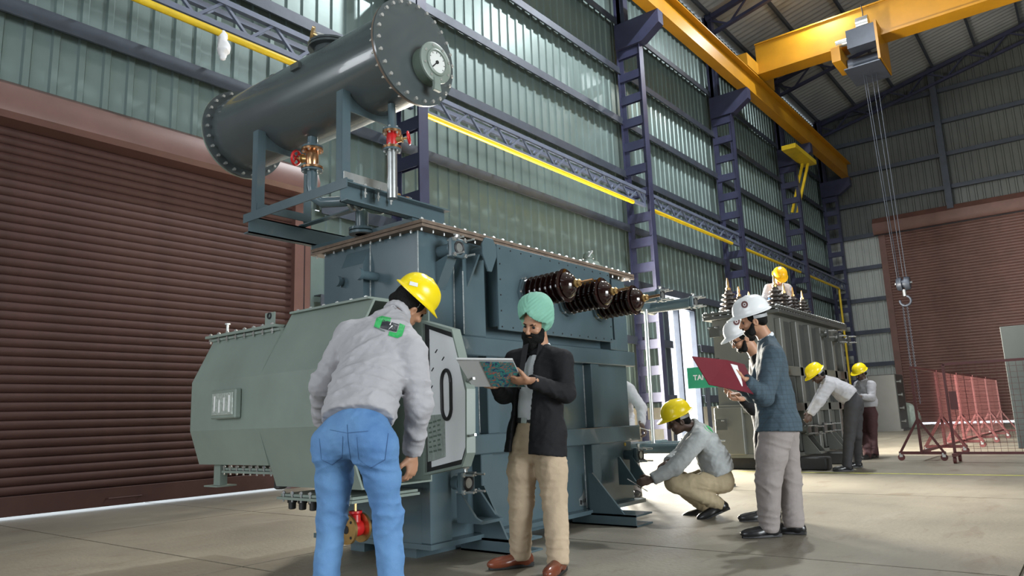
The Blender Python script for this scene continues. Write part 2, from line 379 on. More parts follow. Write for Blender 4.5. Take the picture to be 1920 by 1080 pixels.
# lattice trusses with the yellow pipe
TZ0, TZ1, TY = 6.97, 7.37, 9.60
M_truss = pm('truss_paint', (0.105, 0.125, 0.180), 0.45, 0.1, 0.12, 3)
tspan = [(-3.0, 9.23), (9.51, 18.56), (18.84, 25.69), (25.97, 33.36), (33.64, 40.1)]
tlab = ['blue lattice truss on the wall above the brown roller shutter', 'blue lattice truss between the first two wall columns behind the transformer',
        'blue lattice truss left of the crouching worker, right of the bushings', 'far lattice truss behind the worker crouching on the transformer', 'farthest short lattice truss near the hall corner']
plab = ['yellow pipe with a white rag tied to it over the shutter', 'long bright yellow pipe on the wall behind the front transformer', 'yellow pipe on the truss right of the second column',
        'yellow pipe behind the head of the worker crouching on top', 'yellow pipe bending down the corner of the hall']
for (a, b), lb, pl in zip(tspan, tlab, plab):
    t = thing('lattice_truss', ((a+b)/2, TY, TZ0), lb, 'truss', 'lattice trusses along the side wall')
    for (yy, zz) in ((TY, TZ0), (TY-0.02, TZ1), (TY+0.28, TZ1)):
        MB().box(a, b, yy-0.045, yy+0.045, zz-0.045, zz+0.045).build('chord', M_truss, t, 0)
    n = max(4, int((b-a)/0.85)); st = (b-a)/n
    mA = MB().bar((0, TY, TZ0), (st/2, TY-0.02, TZ1), .045, .045).mesh('diagonal', M_truss, 0)
    mB = MB().bar((st/2, TY-0.02, TZ1), (st, TY, TZ0), .045, .045).mesh('diagonal', M_truss, 0)
    mC = MB().bar((0, TY, TZ0), (st/2, TY+0.28, TZ1), .045, .045).mesh('diagonal', M_truss, 0)
    for q in range(n):
        for mm in (mA, mB, mC): inst(mm, t, (a+q*st, 0, 0), name='diagonal')
    for e in (a+0.03, b-0.03): MB().box(e-.03, e+.03, TY-.035, TY+.035, TZ0, TZ1).build('end_strut', M_truss, t, 0)
    b2 = b-0.9
    if a > 33: path = [(a, 9.50, 6.87), (b-1.6, 9.5, 6.87), (b-1.5, 9.5, 6.8), (b-1.5, 9.5, 1.2)]
    else: zp = 6.80 if a < 0 else 6.87; path = [(a, 9.50, zp), ((a+b2)/2, 9.5, zp), (b2, 9.50, zp)]
    props(MB().tube(path, 0.055, 10).build('gas_pipe', M_yelp), pl, 'pipe', 'yellow pipes along the side wall')
# runway beam in lengths between brackets
rb = [-6.0, 9.37, 18.70, 25.83, 33.50, 40.7]
rlab = ['unseen', 'orange yellow crane runway beam over the first wall bay', 'orange yellow crane runway beam lit along its web at top centre',
        'orange yellow crane runway beam under the end of the crane girder', 'farthest length of orange yellow crane runway beam ending at the corner']
for i in range(1, len(rb)-1):
    a, b = rb[i], rb[i+1]; t = thing('runway_beam', ((a+b)/2, 8.9, 12.93), rlab[i], 'beam', 'crane runway beams')
    MB().box(a, b, 8.72, 9.08, 12.93, 12.96).build('bottom_flange', M_yel, t, 0)
    MB().box(a, b, 8.885, 8.915, 12.96, 13.80).build('web', M_yel, t, 0)
    MB().box(a, b, 8.68, 9.12, 13.80, 13.84).build('top_flange', M_yel, t, 0)
    MB().box(a, b, 8.87, 8.93, 13.84, 13.92).build('rail', M_steel, t, 0)

# ================================================================== front transformer
M_tp = pm('transformer_paint', (0.078, 0.118, 0.136), 0.27, 0.0, 0.10, 1.5, 0.02, 8, coat=0.25)
M_cp = pm('conservator_paint', (0.070, 0.084, 0.087), 0.24, 0.0, 0.10, 1.5, 0.02, 6, coat=0.35)
M_gp = pm('cable_box_paint', (0.205, 0.250, 0.220), 0.42, 0.0, 0.10, 1.8, 0.02, 8)
M_gask = pm('gasket_brown', (0.16, 0.115, 0.085), 0.7, 0, 0.25, 12)
M_weld = pm('weld_bead', (0.42, 0.45, 0.45), 0.3, 0.5, 0.3, 40, 0.6, 120)
M_porc = pm('brown_porcelain', (0.014, 0.004, 0.0035), 0.07, 0, 0.2, 4, coat=0.6)
M_brass = pm('brass', (0.58, 0.38, 0.16), 0.28, 0.9, 0.15, 8)
M_copper = pm('copper_bronze', (0.50, 0.27, 0.14), 0.25, 0.9, 0.15, 8)
M_red = pm('red_enamel', (0.50, 0.012, 0.015), 0.35, 0, 0.15, 5)
M_dial = pm('dial_face', (0.72, 0.74, 0.72), 0.35, 0, 0.03)
M_ggreen = pm('gauge_green', (0.12, 0.16, 0.13), 0.35, 0, 0.12, 6)
T = thing('power_transformer', (5.2, 4.4, 0), 'large dark grey-blue power transformer with cylindrical conservator and brown bushings in front', 'transformer')
X0, X1, YF, YB, ZB, ZT = 3.715, 6.70, 3.82, 4.94, 0.12, 2.385
PY = 3.72                                    # plane of the stiffeners
tank = MB().box(X0, X1, YF, YB, ZB, ZT).build('tank', M_tp, T, 0)
base = MB().box(X0-0.02, X1+0.04, PY-0.01, YB+0.08, 0.09, 0.125).build('base_plate', M_tp, T, 0)
for yy in (3.98, 4.55): MB().box(X0+0.1, X1-0.1, yy, yy+0.16, 0.0, 0.09).build('skid', M_tp, T, 0)
for (z0, z1) in ((1.45, 1.60), (0.70, 0.85)):
    MB().box(X0, X1+0.03, PY, YF+0.005, z0, z1).build('horizontal_stiffener', M_tp, T, 0, 0.008)
for (xa, xb, z0, z1) in ((X0, 3.93, .125, .70), (X0, 3.93, .85, 1.45), (4.36, 4.50, .85, 1.45), (4.26, 4.40, .125, .70), (5.88, 6.02, .85, 1.45), (5.82, 5.96, .125, .70)):
    MB().box(xa, xb, PY+0.008, YF+0.005, z0, z1).build('vertical_stiffener', M_tp, T, 0, 0.006)
MB().box(4.10, 4.355, PY, YF, 1.60, 2.33).build('vertical_stiffener', M_tp, T, 0, 0.006)
MB().box(6.35, 6.60, PY, YF, 1.60, 2.33).build('vertical_stiffener', M_tp, T, 0, 0.006)
MB().box(6.22, 6.32, PY-0.02, YF, 1.60, 1.70).build('vertical_stiffener', M_tp, T, 0, 0.004)
# end face stiffeners
MB().prism([(X0-0.07, 4.36, 0.9), (X0-0.07, 4.36, 2.20), (X0-0.01, 4.36, 2.33), (X0, 4.36, 2.33), (X0, 4.36, 0.9)], (0, 0.27, 0)).build('end_stiffener', M_tp, T, 0)
def weld(pts): MB().tube(pts, 0.0055, 6).build('weld_bead', M_weld, tank)
weld([(X0-.002, YF-.002, 1.6), (X0-.002, YF-.002, 2.38)]); weld([(X0-.002, 4.355, 1.6), (X0-.002, 4.355, 2.36)])
weld([(4.098, YF-.002, 1.61), (4.098, YF-.002, 2.33)]); weld([(4.36, YF-.004, 1.61), (4.36, YF-.004, 2.33)]); weld([(4.095, PY, 1.61), (4.095, PY, 2.1)])
weld([(5.876, YF-.003, .86), (5.876, YF-.003, 1.44)]); weld([(5.816, YF-.003, .13), (5.816, YF-.003, .69)]); weld([(4.355, YF-.003, .86), (4.355, YF-.003, 1.44)])
weld([(6.68, YF-.003, 1.61), (6.68, YF-.003, 2.3)])
# cover with gasket and bolts
bolt = MB(); bolt.cyl((0, 0, 0.0), (0, 0, 0.018), 0.017, n=6).cyl((0, 0, -0.055), (0, 0, -0.040), 0.016, n=6).cyl((0, 0, -0.078), (0, 0, 0.024), 0.008, n=6)
BOLT = bolt.mesh('bolt', M_zinc, 40)
FX0, FX1, FY0, FY1 = 3.645, 6.79, 3.70, 5.04
MB().box(FX0, FX1, FY0, FY1, 2.375, 2.397).build('tank_flange', M_gask, T, 0)
cover = MB().box(FX0, FX1, FY0, FY1, 2.403, 2.430).build('cover', M_gask, T, 0, 0.003)
MB().box(FX0+.01, FX1-.01, FY0+.01, FY1-.01, 2.397, 2.403).build('gasket', M_black, T, 0)
n = 12
for i in range(n): inst(BOLT, cover, (FX0+0.035, FY0+0.04+(FY1-FY0-0.08)*i/(n-1), 2.430), name='bolt')
n = 27
for i in range(1, n): inst(BOLT, cover, (FX0+0.035+(FX1-FX0-0.07)*i/(n-1), FY0+0.04, 2.430), name='bolt')
for i in range(1, 12): inst(BOLT, cover, (FX1-0.035, FY0+0.04+(FY1-FY0-0.08)*i/11, 2.430), name='bolt')
# bushing turret
tur = MB().box(4.50, 6.16, 3.70, YF, 1.70, 2.372).build('bushing_turret', M_tp, T, 0)
panel = MB().box(4.455, 6.215, 3.665, 3.685, 1.665, 2.368).build('bushing_panel', M_tp, T, 0, 0.003)
sc = MB().cyl((0, 0, 0), (0, -0.004, 0), 0.007, n=8).mesh('screw', M_dark, 0)
for i in range(13):
    for zz in (1.69, 2.335): inst(sc, panel, (4.49+1.69*i/12, 3.665, zz), name='screw')
for i in range(1, 5):
    for xx in (4.485, 6.185): inst(sc, panel, (xx, 3.665, 1.69+0.645*i/5), name='screw')
for xb in (4.85, 5.42, 5.98):
    zc = 2.0
    prof = [(0, 0.075), (0.03, 0.075)]
    L0 = 0.035; ns = 7; pt = 0.054
    for s_ in range(ns):
        t0 = L0 + s_*pt; R = 0.132 if s_ < ns-1 else 0.140
        prof += [(t0, 0.088), (t0+0.010, 0.092), (t0+0.022, R-0.014), (t0+0.030, R), (t0+0.037, R), (t0+0.040, R-0.012), (t0+0.046, 0.092)]
    e = L0+ns*pt
    prof += [(e, 0.110), (e+0.03, 0.095), (e+0.055, 0.062), (e+0.07, 0.035)]
    d = (0, -1, 0.035)
    bs = MB().lathe((xb, 3.665, zc), d, prof, 28).build('bushing', M_porc, T, 35)
    MB().lathe((xb, 3.665, zc), d, [(0, 0.15), (0.022, 0.15), (0.022, 0.13), (0.034, 0.12)], 8).build('bushing_flange', M_tp, bs, 30)
    MB().lathe((xb, 3.665, zc), d, [(e+0.065, 0.03), (e+0.085, 0.036), (e+0.10, 0.026), (e+0.115, 0.030), (e+0.13, 0.016)], 14).build('terminal_nut', M_brass, bs, 30)
    MB().lathe((xb, 3.665, zc), d, [(e+0.12, 0.012), (e+0.24, 0.012)], 10).build('terminal_rod', M_copper, bs, 30)
    for a in range(6):
        aa = PI*2*a/6
        inst(BOLT, bs, (xb+.135*math.cos(aa), 3.64, zc+.135*math.sin(aa)), (PI/2, 0, 0), 'bolt', (.8, .8, .6))
# relief fitting on the cover
rf = MB().lathe((6.15, 3.86, 2.43), (0, 0, 1), [(0, .145), (.018, .145), (.022, .12), (.06, .105), (.068, .05), (.10, .045)], 24).build('relief_valve', M_gp, T)
MB().lathe((6.15, 3.86, 2.53), (0, 0, 1), [(0, .06), (.02, .062), (.05, .05), (.075, .025)], 12).build('valve_cap', M_ggreen, rf)
MB().tube([(6.10, 3.83, 2.54), (6.13, 3.80, 2.60), (6.19, 3.84, 2.60), (6.20, 3.9, 2.54)], 0.012, 6).build('valve_lever', M_steel, rf)

# radiator butterfly valves: stub pipe, square flange, four studs
def rad_valve(x, z, ybase, yfl, sz=0.075, r=0.05, mat=M_tp):
    st = MB().cyl((x, ybase, z), (x, yfl+0.03, z), r, n=18).build('valve_stub', mat, T)
    MB().lathe((x, yfl+0.045, z), (0, -1, 0), [(0, .075), (.014, .075)], 20).build('stub_flange', mat, st)
    fl = MB().box(x-sz, x+sz, yfl-0.012, yfl+0.03, z-sz, z+sz)
    fl.build('square_flange', M_tp, st, 0, 0.008)
    MB().torus((x, yfl-0.014, z), (0, 1, 0), 0.045, 0.010, 24, 8).build('seal_ring', M_black, st)
    MB().cyl((x, yfl-0.013, z), (x, yfl-0.016, z), 0.040, n=20).build('butterfly_disc', M_steel, st)
    for sx in (-1, 1):
        for sz_ in (-1, 1):
            MB().cyl((x+sx*(sz-.016), yfl+0.05, z+sz_*(sz-.016)), (x+sx*(sz-.016), yfl-0.115, z+sz_*(sz-.016)), 0.0085, n=8)\
                .cyl((x+sx*(sz-.016), yfl-0.030, z+sz_*(sz-.016)), (x+sx*(sz-.016), yfl-0.012, z+sz_*(sz-.016)), 0.017, n=6).build('stud', M_zinc, st)
    MB().cyl((x, yfl+0.01, z+sz), (x, yfl+0.01, z+sz+0.03), 0.014, n=8).bar((x-0.03, yfl+.01, z+sz+.03), (x+.03, yfl+.01, z+sz+.03), .014, .014).build('valve_spindle', M_zinc, st)
    return st
rad_valve(3.955, 2.245, YF, 3.635); rad_valve(3.955, 0.520, PY, 3.60)
rad_valve(6.58, 0.560, YF, 3.66)
for (x, z, yf) in ((7.0, 2.20, 3.505), (7.5, 2.16, 3.36)): rad_valve(x, z, 3.95, yf, 0.065, 0.06)
for (x, z, yf) in ((7.05, 0.60, 3.40), (7.55, 0.60, 3.30)): rad_valve(x, z, 3.95, yf, 0.065, 0.055)
hd = MB().tube([(6.70, 3.95, 2.2), (7.65, 3.95, 2.17)], 0.075, 16).build('upper_header', M_tp, T)
MB().tube([(6.70, 3.95, .60), (7.70, 3.95, .60)], 0.07, 16).build('lower_header', M_tp, T)
MB().tube([(7.30, 3.86, 2.12), (7.30, 3.88, 0.62)], 0.022, 12).build('drop_pipe', M_steel, T)
# reinforcing wedge below the upper valve and lifting trunnion
MB().prism([(3.90, YF, 2.16), (3.90, 3.68, 2.20), (3.90, YF, 1.95)], (0.10, 0, 0)).build('stub_gusset', M_tp, T, 0)
tr = MB().cyl((4.24, PY, 2.25), (4.24, PY-0.14, 2.25), 0.055, n=18).build('lifting_trunnion', M_tp, T)
MB().prism([(4.24+dx, PY-0.14, 2.25+dz) for dx, dz in ((-.045, .11), (.045, .11), (.085, .05), (.085, -.03), (.02, -.16), (-.02, -.16), (-.085, -.03), (-.085, .05))], (0, -0.02, 0)).build('trunnion_plate', M_tp, tr, 0, .004)
MB().prism([(4.14, PY, 2.22), (4.14, PY-0.13, 2.22), (4.14, PY, 1.98)], (0.02, 0, 0)).build('trunnion_gusset', M_tp, tr, 0)
# fittings on the end face
for (yy, zz, r, ln) in ((4.286, 2.09, .035, .16), (4.62, 2.09, .032, .10)):
    MB().cyl((X0, yy, zz), (X0-ln, yy, zz), r, n=14).lathe((X0-ln, yy, zz), (-1, 0, 0), [(0, r*1.35), (.03, r*1.35)], 14).build('thermometer_pocket', M_tp, T)
# jacking pads and skid feet
def jack(xa, xb, ztop, zs):
    sh = MB().box(xa, xb, PY-0.24, PY, zs-0.02, zs).build('jacking_pad', M_tp, T, 0)
    for x in (xa, xb-0.02):
        MB().prism([(x, PY, zs), (x, PY-0.23, zs), (x, PY-0.18, zs+0.02), (x, PY-0.02, ztop), (x, PY, ztop)], (0.02, 0, 0)).build('gusset', M_tp, sh, 0)
jack(3.97, 4.20, .46, .26); jack(6.25, 6.50, .56, .32)
def foot(xa, xb, yo, ztop):
    mb = MB().box(xa, xb, yo, YF+.1, 0.085, 0.10).box(xa, xb, yo, YF+.1, 0.0, 0.014).box(xa, xa+.014, yo, YF+.1, 0, .1)
    ft = mb.build('skid_foot', M_tp, T, 0)
    MB().prism([(xa+.03, PY+.02, .10), (xa+.03, yo+0.13, .10), (xa+.03, PY-.02, ztop), (xa+.03, PY+.02, ztop)], (0.02, 0, 0)).build('gusset', M_tp, ft, 0)
foot(4.22, 4.50, 3.36, .47); foot(5.72, 6.02, 3.26, .45)
# brass drain valve at the foot of the end face
dv = MB().cyl((3.72, 4.10, .26), (3.50, 4.10, .26), .038, n=16).build('drain_pipe', M_tp, T)
for x in (3.42, 3.30): MB().lathe((x, 4.10, .26), (-1, 0, 0), [(0, .098), (.020, .098)], 28).cyl((x, 4.10, .26), (x-.022, 4.10, .26), .03, n=16).build('valve_flange', M_brass, dv)
MB().lathe((3.42, 4.10, .26), (-1, 0, 0), [(0, .045), (.04, .056), (.08, .056), (.12, .045)], 18).lathe((3.36, 4.10, .26), (0, 0, 1), [(0, .04), (.09, .034), (.10, .045), (.115, .045)], 14).build('valve_body', M_red, dv)
MB().cyl((3.36, 4.10, .36), (3.36, 4.10, .46), .010, n=8).build('valve_stem', M_brass, dv)
MB().torus((3.36, 4.10, .455), (0, 0, 1), .080, .010, 22, 6).bar((3.28, 4.10, .455), (3.44, 4.10, .455), .012, .01).build('handwheel', M_red, dv)
MB().cyl((3.2785, 4.10, .26), (3.276, 4.10, .26), .028, n=16).build('valve_bore', M_dark, dv)
for a in range(4):
    aa = PI/4+PI/2*a; MB().cyl((3.283, 4.10+.070*math.cos(aa), .26+.070*math.sin(aa)), (3.277, 4.10+.070*math.cos(aa), .26+.070*math.sin(aa)), .010, n=8).build('bolt_hole', M_dark, dv)

# ------------------------------------------------------------------ cable box on the end face
def box_prof(xf, z0, z1, xt, zt, xb, zb): return [(X0-0.05, zt), (xt, zt), (xf, z1), (xf, z0), (xb, zb), (X0-0.05, zb)]
XF = 2.90
def shell(name, prof, ya, yb, cap_far=True, mat=M_gp):
    mb = MB(); t = 0.012
    cxm = sum(p[0] for p in prof)/len(prof); czm = sum(p[1] for p in prof)/len(prof)
    inn = [(x+(t if x < cxm else -t), z+(t if z < czm else -t)) for x, z in prof]
    n = len(prof)
    V = [(x, y, z) for y in (ya, yb) for x, z in prof] + [(x, y, z) for y in (ya, yb-t) for x, z in inn]
    Fc = []
    for i in range(n):
        j = (i+1) % n
        Fc += [(i, j, n+j, n+i), (2*n+i, 3*n+i, 3*n+j, 2*n+j), (i, 2*n+i, 2*n+j, j)]
    Fc += [tuple(range(n, 2*n)), tuple(range(3*n, 4*n))]
    mb.add(V, Fc); return mb.build(name, mat, T, 0)
s2 = shell('cable_box', box_prof(XF, .955, 1.325, 3.15, 1.775, 3.05, .555), 3.66, 4.575)
s1 = shell('cable_box_extension', box_prof(XF+.001, .956, 1.324, 3.065, 1.655, 2.985, .70), 4.576, 5.51)
MB().box(3.05, X0-.02, 4.58, 5.53, 1.655, 1.675).build('extension_cover_flange', M_gp, s1, 0)
MB().box(3.02, X0-.02, 4.60, 5.56, 1.680, 1.700).build('extension_cover', M_gp, s1, 0)
for i in range(8): inst(BOLT, s1, (3.045, 4.66+.86*i/7, 1.700), name='bolt', scale=(.8, .8, .8))
MB().box(3.12, X0-.02, 3.68, 4.56, 1.775, 1.79).build('top_cover', M_gp, s2, 0)
for i in range(6): inst(BOLT, s2, (3.16, 3.75+.76*i/5, 1.795), name='bolt', scale=(.8, .8, .5))
lg = MB().box(3.06, 3.07, 4.66, 4.78, 1.70, 1.80); lg.build('lifting_lug', M_gp, s1, 0)
MB().torus((3.055, 4.72, 1.775), (1, 0, 0), .02, .006, 12, 6).build('lug_eye', M_dark, s1)
MB().cyl((3.09, 5.35, 1.70), (3.09, 5.35, 1.78), .010, n=8).cyl((3.09, 5.35, 1.78), (3.09, 5.35, 1.79), .022, n=8).build('earth_stud', M_zinc, s1)
# bottom gland plates and support leg
MB().box(3.06, X0-.1, 4.62, 5.30, .655, .672).box(3.04, X0-.1, 4.60, 5.32, .635, .652).build('gland_plate', M_gp, s1, 0)
for i in range(8): inst(BOLT, s1, (3.055, 4.65+.62*i/7, .675), name='bolt', scale=(.8, .8, .7))
MB().box(3.05, X0-.1, 3.75, 4.52, .49, .507).box(3.03, X0-.1, 3.73, 4.54, .47, .487).build('gland_plate', M_gp, s2, 0)
for i in range(8): inst(BOLT, s2, (3.045, 3.78+.70*i/7, .510), name='bolt', scale=(.8, .8, .7))
for i in range(5): MB().lathe((3.13, 4.5-0.12*i, .47), (0, 0, -1), [(0, .035), (.03, .035), (.03, .028), (.07, .026), (.075, .018)], 10).build('cable_gland', M_black, s2)
MB().lathe((3.10, 4.60, .66), (0, 0, -1), [(0, .05), (.02, .05), (.03, .042), (.12, .045), (.13, .03)], 14).build('cable_gland', M_black, s1)
lgm = MB().box(3.03, 3.09, 5.28, 5.37, .545, .70).box(2.98, 3.14, 5.23, 5.42, .535, .545); lgm.build('support_leg', M_gp, s1, 0)
# inspection window on the front of the extension
iw = MB().box(XF-.05, XF, 4.80, 5.13, 1.035, 1.245).build('inspection_window', M_gp, s1, 0, .008)
M_plate = pm('aluminium_plate', (0.42, 0.47, 0.43), 0.35, 0.4, 0.2, 25, 0.35, 60)
MB().box(XF-.056, XF-.05, 4.825, 5.105, 1.06, 1.22).build('window_glass', M_plate, iw, 0, .004)
for i in range(4): MB().box(XF-.060, XF-.055, 4.86+.065*i, 4.875+.065*i, 1.08+.01*(i % 2), 1.20-.015*(i % 3)).build('stencil_mark', M_white, iw, 0)
# end door, swung open, white inside
HX, HY = 3.63, 3.645; th = math.radians(109)
dd = Vector((math.cos(th), -math.sin(th), 0)); dn = Vector((-math.sin(th), -math.cos(th), 0))   # dn: towards -x (inner face)
def dp(s, z, o=0.0): return Vector((HX, HY, 0)) + dd*s + dn*o + Vector((0, 0, z))
dpoly = [(0.0, .60), (0.56, .675), (0.62, .76), (0.64, 1.15), (0.46, 1.545), (0.0, 1.665)]
def inset(poly, k):
    cx = sum(p[0] for p in poly)/len(poly); cz = sum(p[1] for p in poly)/len(poly)
    return [(cx+(x-cx)*(1-k/abs(.32)), cz+(z-cz)*(1-k/.53)) for x, z in poly]
door = MB().prism([dp(s, z, -.012) for s, z in dpoly], dn*0.024).build('end_door', M_gp, T, 0)
a_, b_ = dpoly, inset(dpoly, .022); c_ = inset(dpoly, .060)
def ring(A, B, o0, o1):
    mb = MB(); n = len(A)
    V = [dp(s, z, o) for o in (o0, o1) for P in (A, B) for s, z in P]
    Fc = []
    for i in range(n):
        j = (i+1) % n
        Fc += [(2*n+i, 2*n+j, 3*n+j, 3*n+i), (i, j, 2*n+j, 2*n+i), (n+i, 3*n+i, 3*n+j, n+j)]
    mb.add(V, Fc); return mb
ring(a_, b_, .012, .05).build('door_rim', M_gp, door, 0)
ring(b_, c_, .012, .034).build('door_seal', M_black, door, 0)
M_dwhite = pm('white_enamel', (0.80, 0.81, 0.82), 0.35, 0, 0.03)
MB().prism([dp(s, z, .012) for s, z in c_], dn*0.010).build('door_lining', M_dwhite, door, 0)
hz = MB(); pts = []
for q in range(24):
    a = 2*PI*q/24; pts.append(dp(.325+.065*math.cos(a), 1.13+.085*math.sin(a)+(.075 if math.sin(a) >= 0 else -.075), .03))
hz.tube(pts+[pts[0]], .012, 8).build('handhole_seal', M_black, door)
MB().prism([dp(s, z, .023) for s, z in ((.04, .69), (.285, .73), (.285, 1.005), (.04, 1.0))], dn*.012).build('rating_plate', M_plate, door, 0)
for i in range(7):
    for j in range(3):
        z = .75+.032*i+.008*j; MB().prism([dp(s, zz, .036) for s, zz in ((.07+.065*j, z), (.12+.065*j-.01*(i % 3), z+.004), (.12+.065*j-.01*(i % 3), z+.016), (.07+.065*j, z+.012))], dn*.0015).build('plate_line', M_ggreen, door, 0)
for (s, z) in ((.06, 1.50), (.18, 1.42), (.12, 1.30), (.28, 1.36), (.30, 1.28), (.10, 1.18)):
    MB().bar(dp(s-.015, z, .026), dp(s+.015, z+.02, .026), .006, .004).build('stud_mark', M_black, door, 0)
for z in (1.20, .86): MB().bar(dp(.60, z, .03), dp(.70, z+.01, .03), .014, .014).build('door_latch', M_steel, door)
for z in (.75, 1.5): MB().cyl(dp(0, z-.04, .03), dp(0, z+.04, .03), .014, n=10).build('hinge', M_gp, door)

# ------------------------------------------------------------------ conservator on its frame
CX, CZ, CR = 3.345, 3.53, 0.325
ZC0, ZC1 = 2.465, 2.60
def channel(y, xa, xb, side):
    mb = MB().box(xa, xb, y, y+0.012, ZC0, ZC1).box(xa, xb, min(y, y-side*.07), max(y+.012, y-side*.07), ZC1-.010, ZC1).box(xa, xb, min(y, y-side*.07), max(y+.012, y-side*.07), ZC0, ZC0+.010)
    return mb.build('frame_channel', M_tp, T, 0)
ch1 = channel(3.87, 3.04, 4.06, 1); ch2 = channel(5.0, 3.04, 4.06, -1)
MB().box(3.66, 3.74, 3.82, 5.05, 2.43, ZC0).box(3.95, 4.03, 3.82, 5.05, 2.43, ZC0).build('frame_pad', M_tp, T, 0)
MB().box(3.03, 3.04, 3.80, 5.07, ZC1-.05, ZC1+.02).box(3.0405, 3.09, 3.80, 5.07, ZC1+.003, ZC1+.014).build('cross_angle', M_tp, T, 0)
MB().box(3.50, 3.56, 3.86, 5.01, ZC1+.002, ZC1+.012).build('cross_angle', M_tp, T, 0)
for i in range(3): inst(BOLT, ch1, (3.22+.12*i, 3.83, ZC1), name='bolt')
def post(x, y, zt, sx):
    MB().box(x-.035, x+.035, y, y+.01, ZC1+.015, zt).box(x-.036 if sx < 0 else x+.026, x-.026 if sx < 0 else x+.036, y+.0105, y+.07, ZC1+.015, zt).build('post', M_tp, T, 0)
for yy in (3.875, 4.93):
    post(3.09, yy, 3.30, -1); post(3.53, yy, 3.33, 1)
    ys_ = yy+.014
    MB().prism([(3.06, ys_, 3.16), (3.56, ys_, 3.16), (3.56, ys_, 3.33)] + [(CX+.322*math.sin(a), ys_, CZ-.322*math.cos(a)) for a in [math.radians(q) for q in (40, 20, 0, -20, -40)]] + [(3.06, ys_, 3.30)], (0, .012, 0)).build('saddle', M_tp, T, 0)
    MB().box(3.06, 3.56, yy-.012, yy-.002, ZC1+.024, ZC1+.09).build('base_angle', M_steel if yy < 4 else M_tp, T, 0)
cyl = MB().lathe((CX, 3.45, CZ), (0, 1, 0), [(0, CR), (2.15, CR)], 64).build('conservator', M_cp, T, 30)
FR = 0.383
f1 = MB().lathe((CX, 3.435, CZ), (0, 1, 0), [(0, FR), (.014, FR)], 64).build('end_flange', M_cp, cyl, 30)
MB().lathe((CX, 3.452, CZ), (0, 1, 0), [(0, FR-.003), (.016, FR-.003)], 64).build('end_flange', M_gask, cyl, 30)
MB().lathe((CX, 5.60, CZ), (0, 1, 0), [(0, FR+.01), (.018, FR+.01)], 64).build('end_flange', M_cp, cyl, 30)
MB().lathe((CX, 5.622, CZ), (0, 1, 0), [(0, FR+.01), (.018, FR+.01)], 64).build('end_flange', M_gp, cyl, 30)
cb = MB().cyl((0, -0.026, 0), (0, 0, 0), .0135, n=6).cyl((0, -.01, 0), (0, 0.07, 0), .007, n=6).cyl((0, .034, 0), (0, .05, 0), .013, n=6).mesh('bolt', M_zinc, 40)
for i in range(26):
    a = 2*PI*(i+.3)/26
    inst(cb, cyl, (CX+(FR-.028)*math.cos(a), 3.437, CZ+(FR-.028)*math.sin(a)), name='bolt')
    inst(cb, cyl, (CX+(FR-.018)*math.cos(a), 5.602, CZ+(FR-.018)*math.sin(a)), name='bolt')
# oil level gauge
gx, gz = 3.445, 3.455
g0 = MB().lathe((gx, 3.435, gz), (0, -1, 0), [(0, .135), (.075, .135), (.09, .145)], 40).build('gauge_housing', M_ggreen, cyl)
MB().lathe((gx+.0, 3.345, gz), (0, -1, 0), [(0, .150), (.014, .150), (.018, .143), (.018, .100), (.028, .098), (.034, .090), (.034, .082), (.022, .080)], 40, caps=False).build('gauge_ring', M_gp, cyl)
MB().lathe((gx, 3.33, gz), (0, -1, 0), [(0, .084), (.006, .084)], 36).build('gauge_dial', M_dial, cyl)
MB().bar((gx, 3.320, gz), (gx-.045, 3.320, gz-.048), .008, .005, (0, 1, 0)).cyl((gx, 3.325, gz), (gx, 3.316, gz), .013, n=12).build('gauge_needle', M_black, cyl)
for q in range(9):
    a = math.radians(-130+q*32); MB().bar((gx+.066*math.sin(a), 3.3225, gz+.066*math.cos(a)), (gx+.077*math.sin(a), 3.3225, gz+.077*math.cos(a)), .004, .002, (0, 1, 0)).build('dial_mark', M_black, cyl)
for q in range(8):
    a = 2*PI*q/8+.3; MB().cyl((gx+.124*math.cos(a), 3.33, gz+.124*math.sin(a)), (gx+.124*math.cos(a), 3.318, gz+.124*math.sin(a)), .010, n=6).build('ring_bolt', M_zinc, cyl)
MB().prism([(gx+dx, 3.345, gz+dz) for dx, dz in ((-.035, -.12), (.03, -.12), (.026, -.17), (.036, -.215), (-.036, -.215), (-.03, -.17))], (0, -.03, 0)).build('gauge_terminal', M_gp, cyl, 0, .004)
# hatches on top of the shell, saddle straps
MB().lathe((CX+.02, 4.42, CZ+CR-.02), (0, 0, 1), [(0, .13), (.08, .13), (.08, .18), (.098, .18), (.098, .13), (.105, .18), (.122, .18)], 28).build('top_hatch', M_cp, cyl, 30)
tp = MB().tube([(CX+.02, 4.42, CZ+CR+.08), (CX+.02, 4.45, CZ+CR+.17), (CX-.05, 4.55, CZ+CR+.22)], .03, 12).build('filler_pipe', M_steel, cyl)
MB().lathe((CX-.05, 4.55, CZ+CR+.22), (-.75, .6, .2), [(0, .065), (.02, .065), (.02, .03)], 18).build('pipe_flange', M_brass, cyl)
MB().lathe((CX+.0, 5.12, CZ+CR-.01), (0, 0, 1), [(0, .05), (.05, .05), (.05, .07), (.07, .07)], 16).build('top_hatch', M_cp, cyl, 30)
MB().box(CX-.34, CX-.31, 4.34, 4.44, CZ+.08, CZ+.13).build('nameplate_bracket', M_cp, cyl, 0)
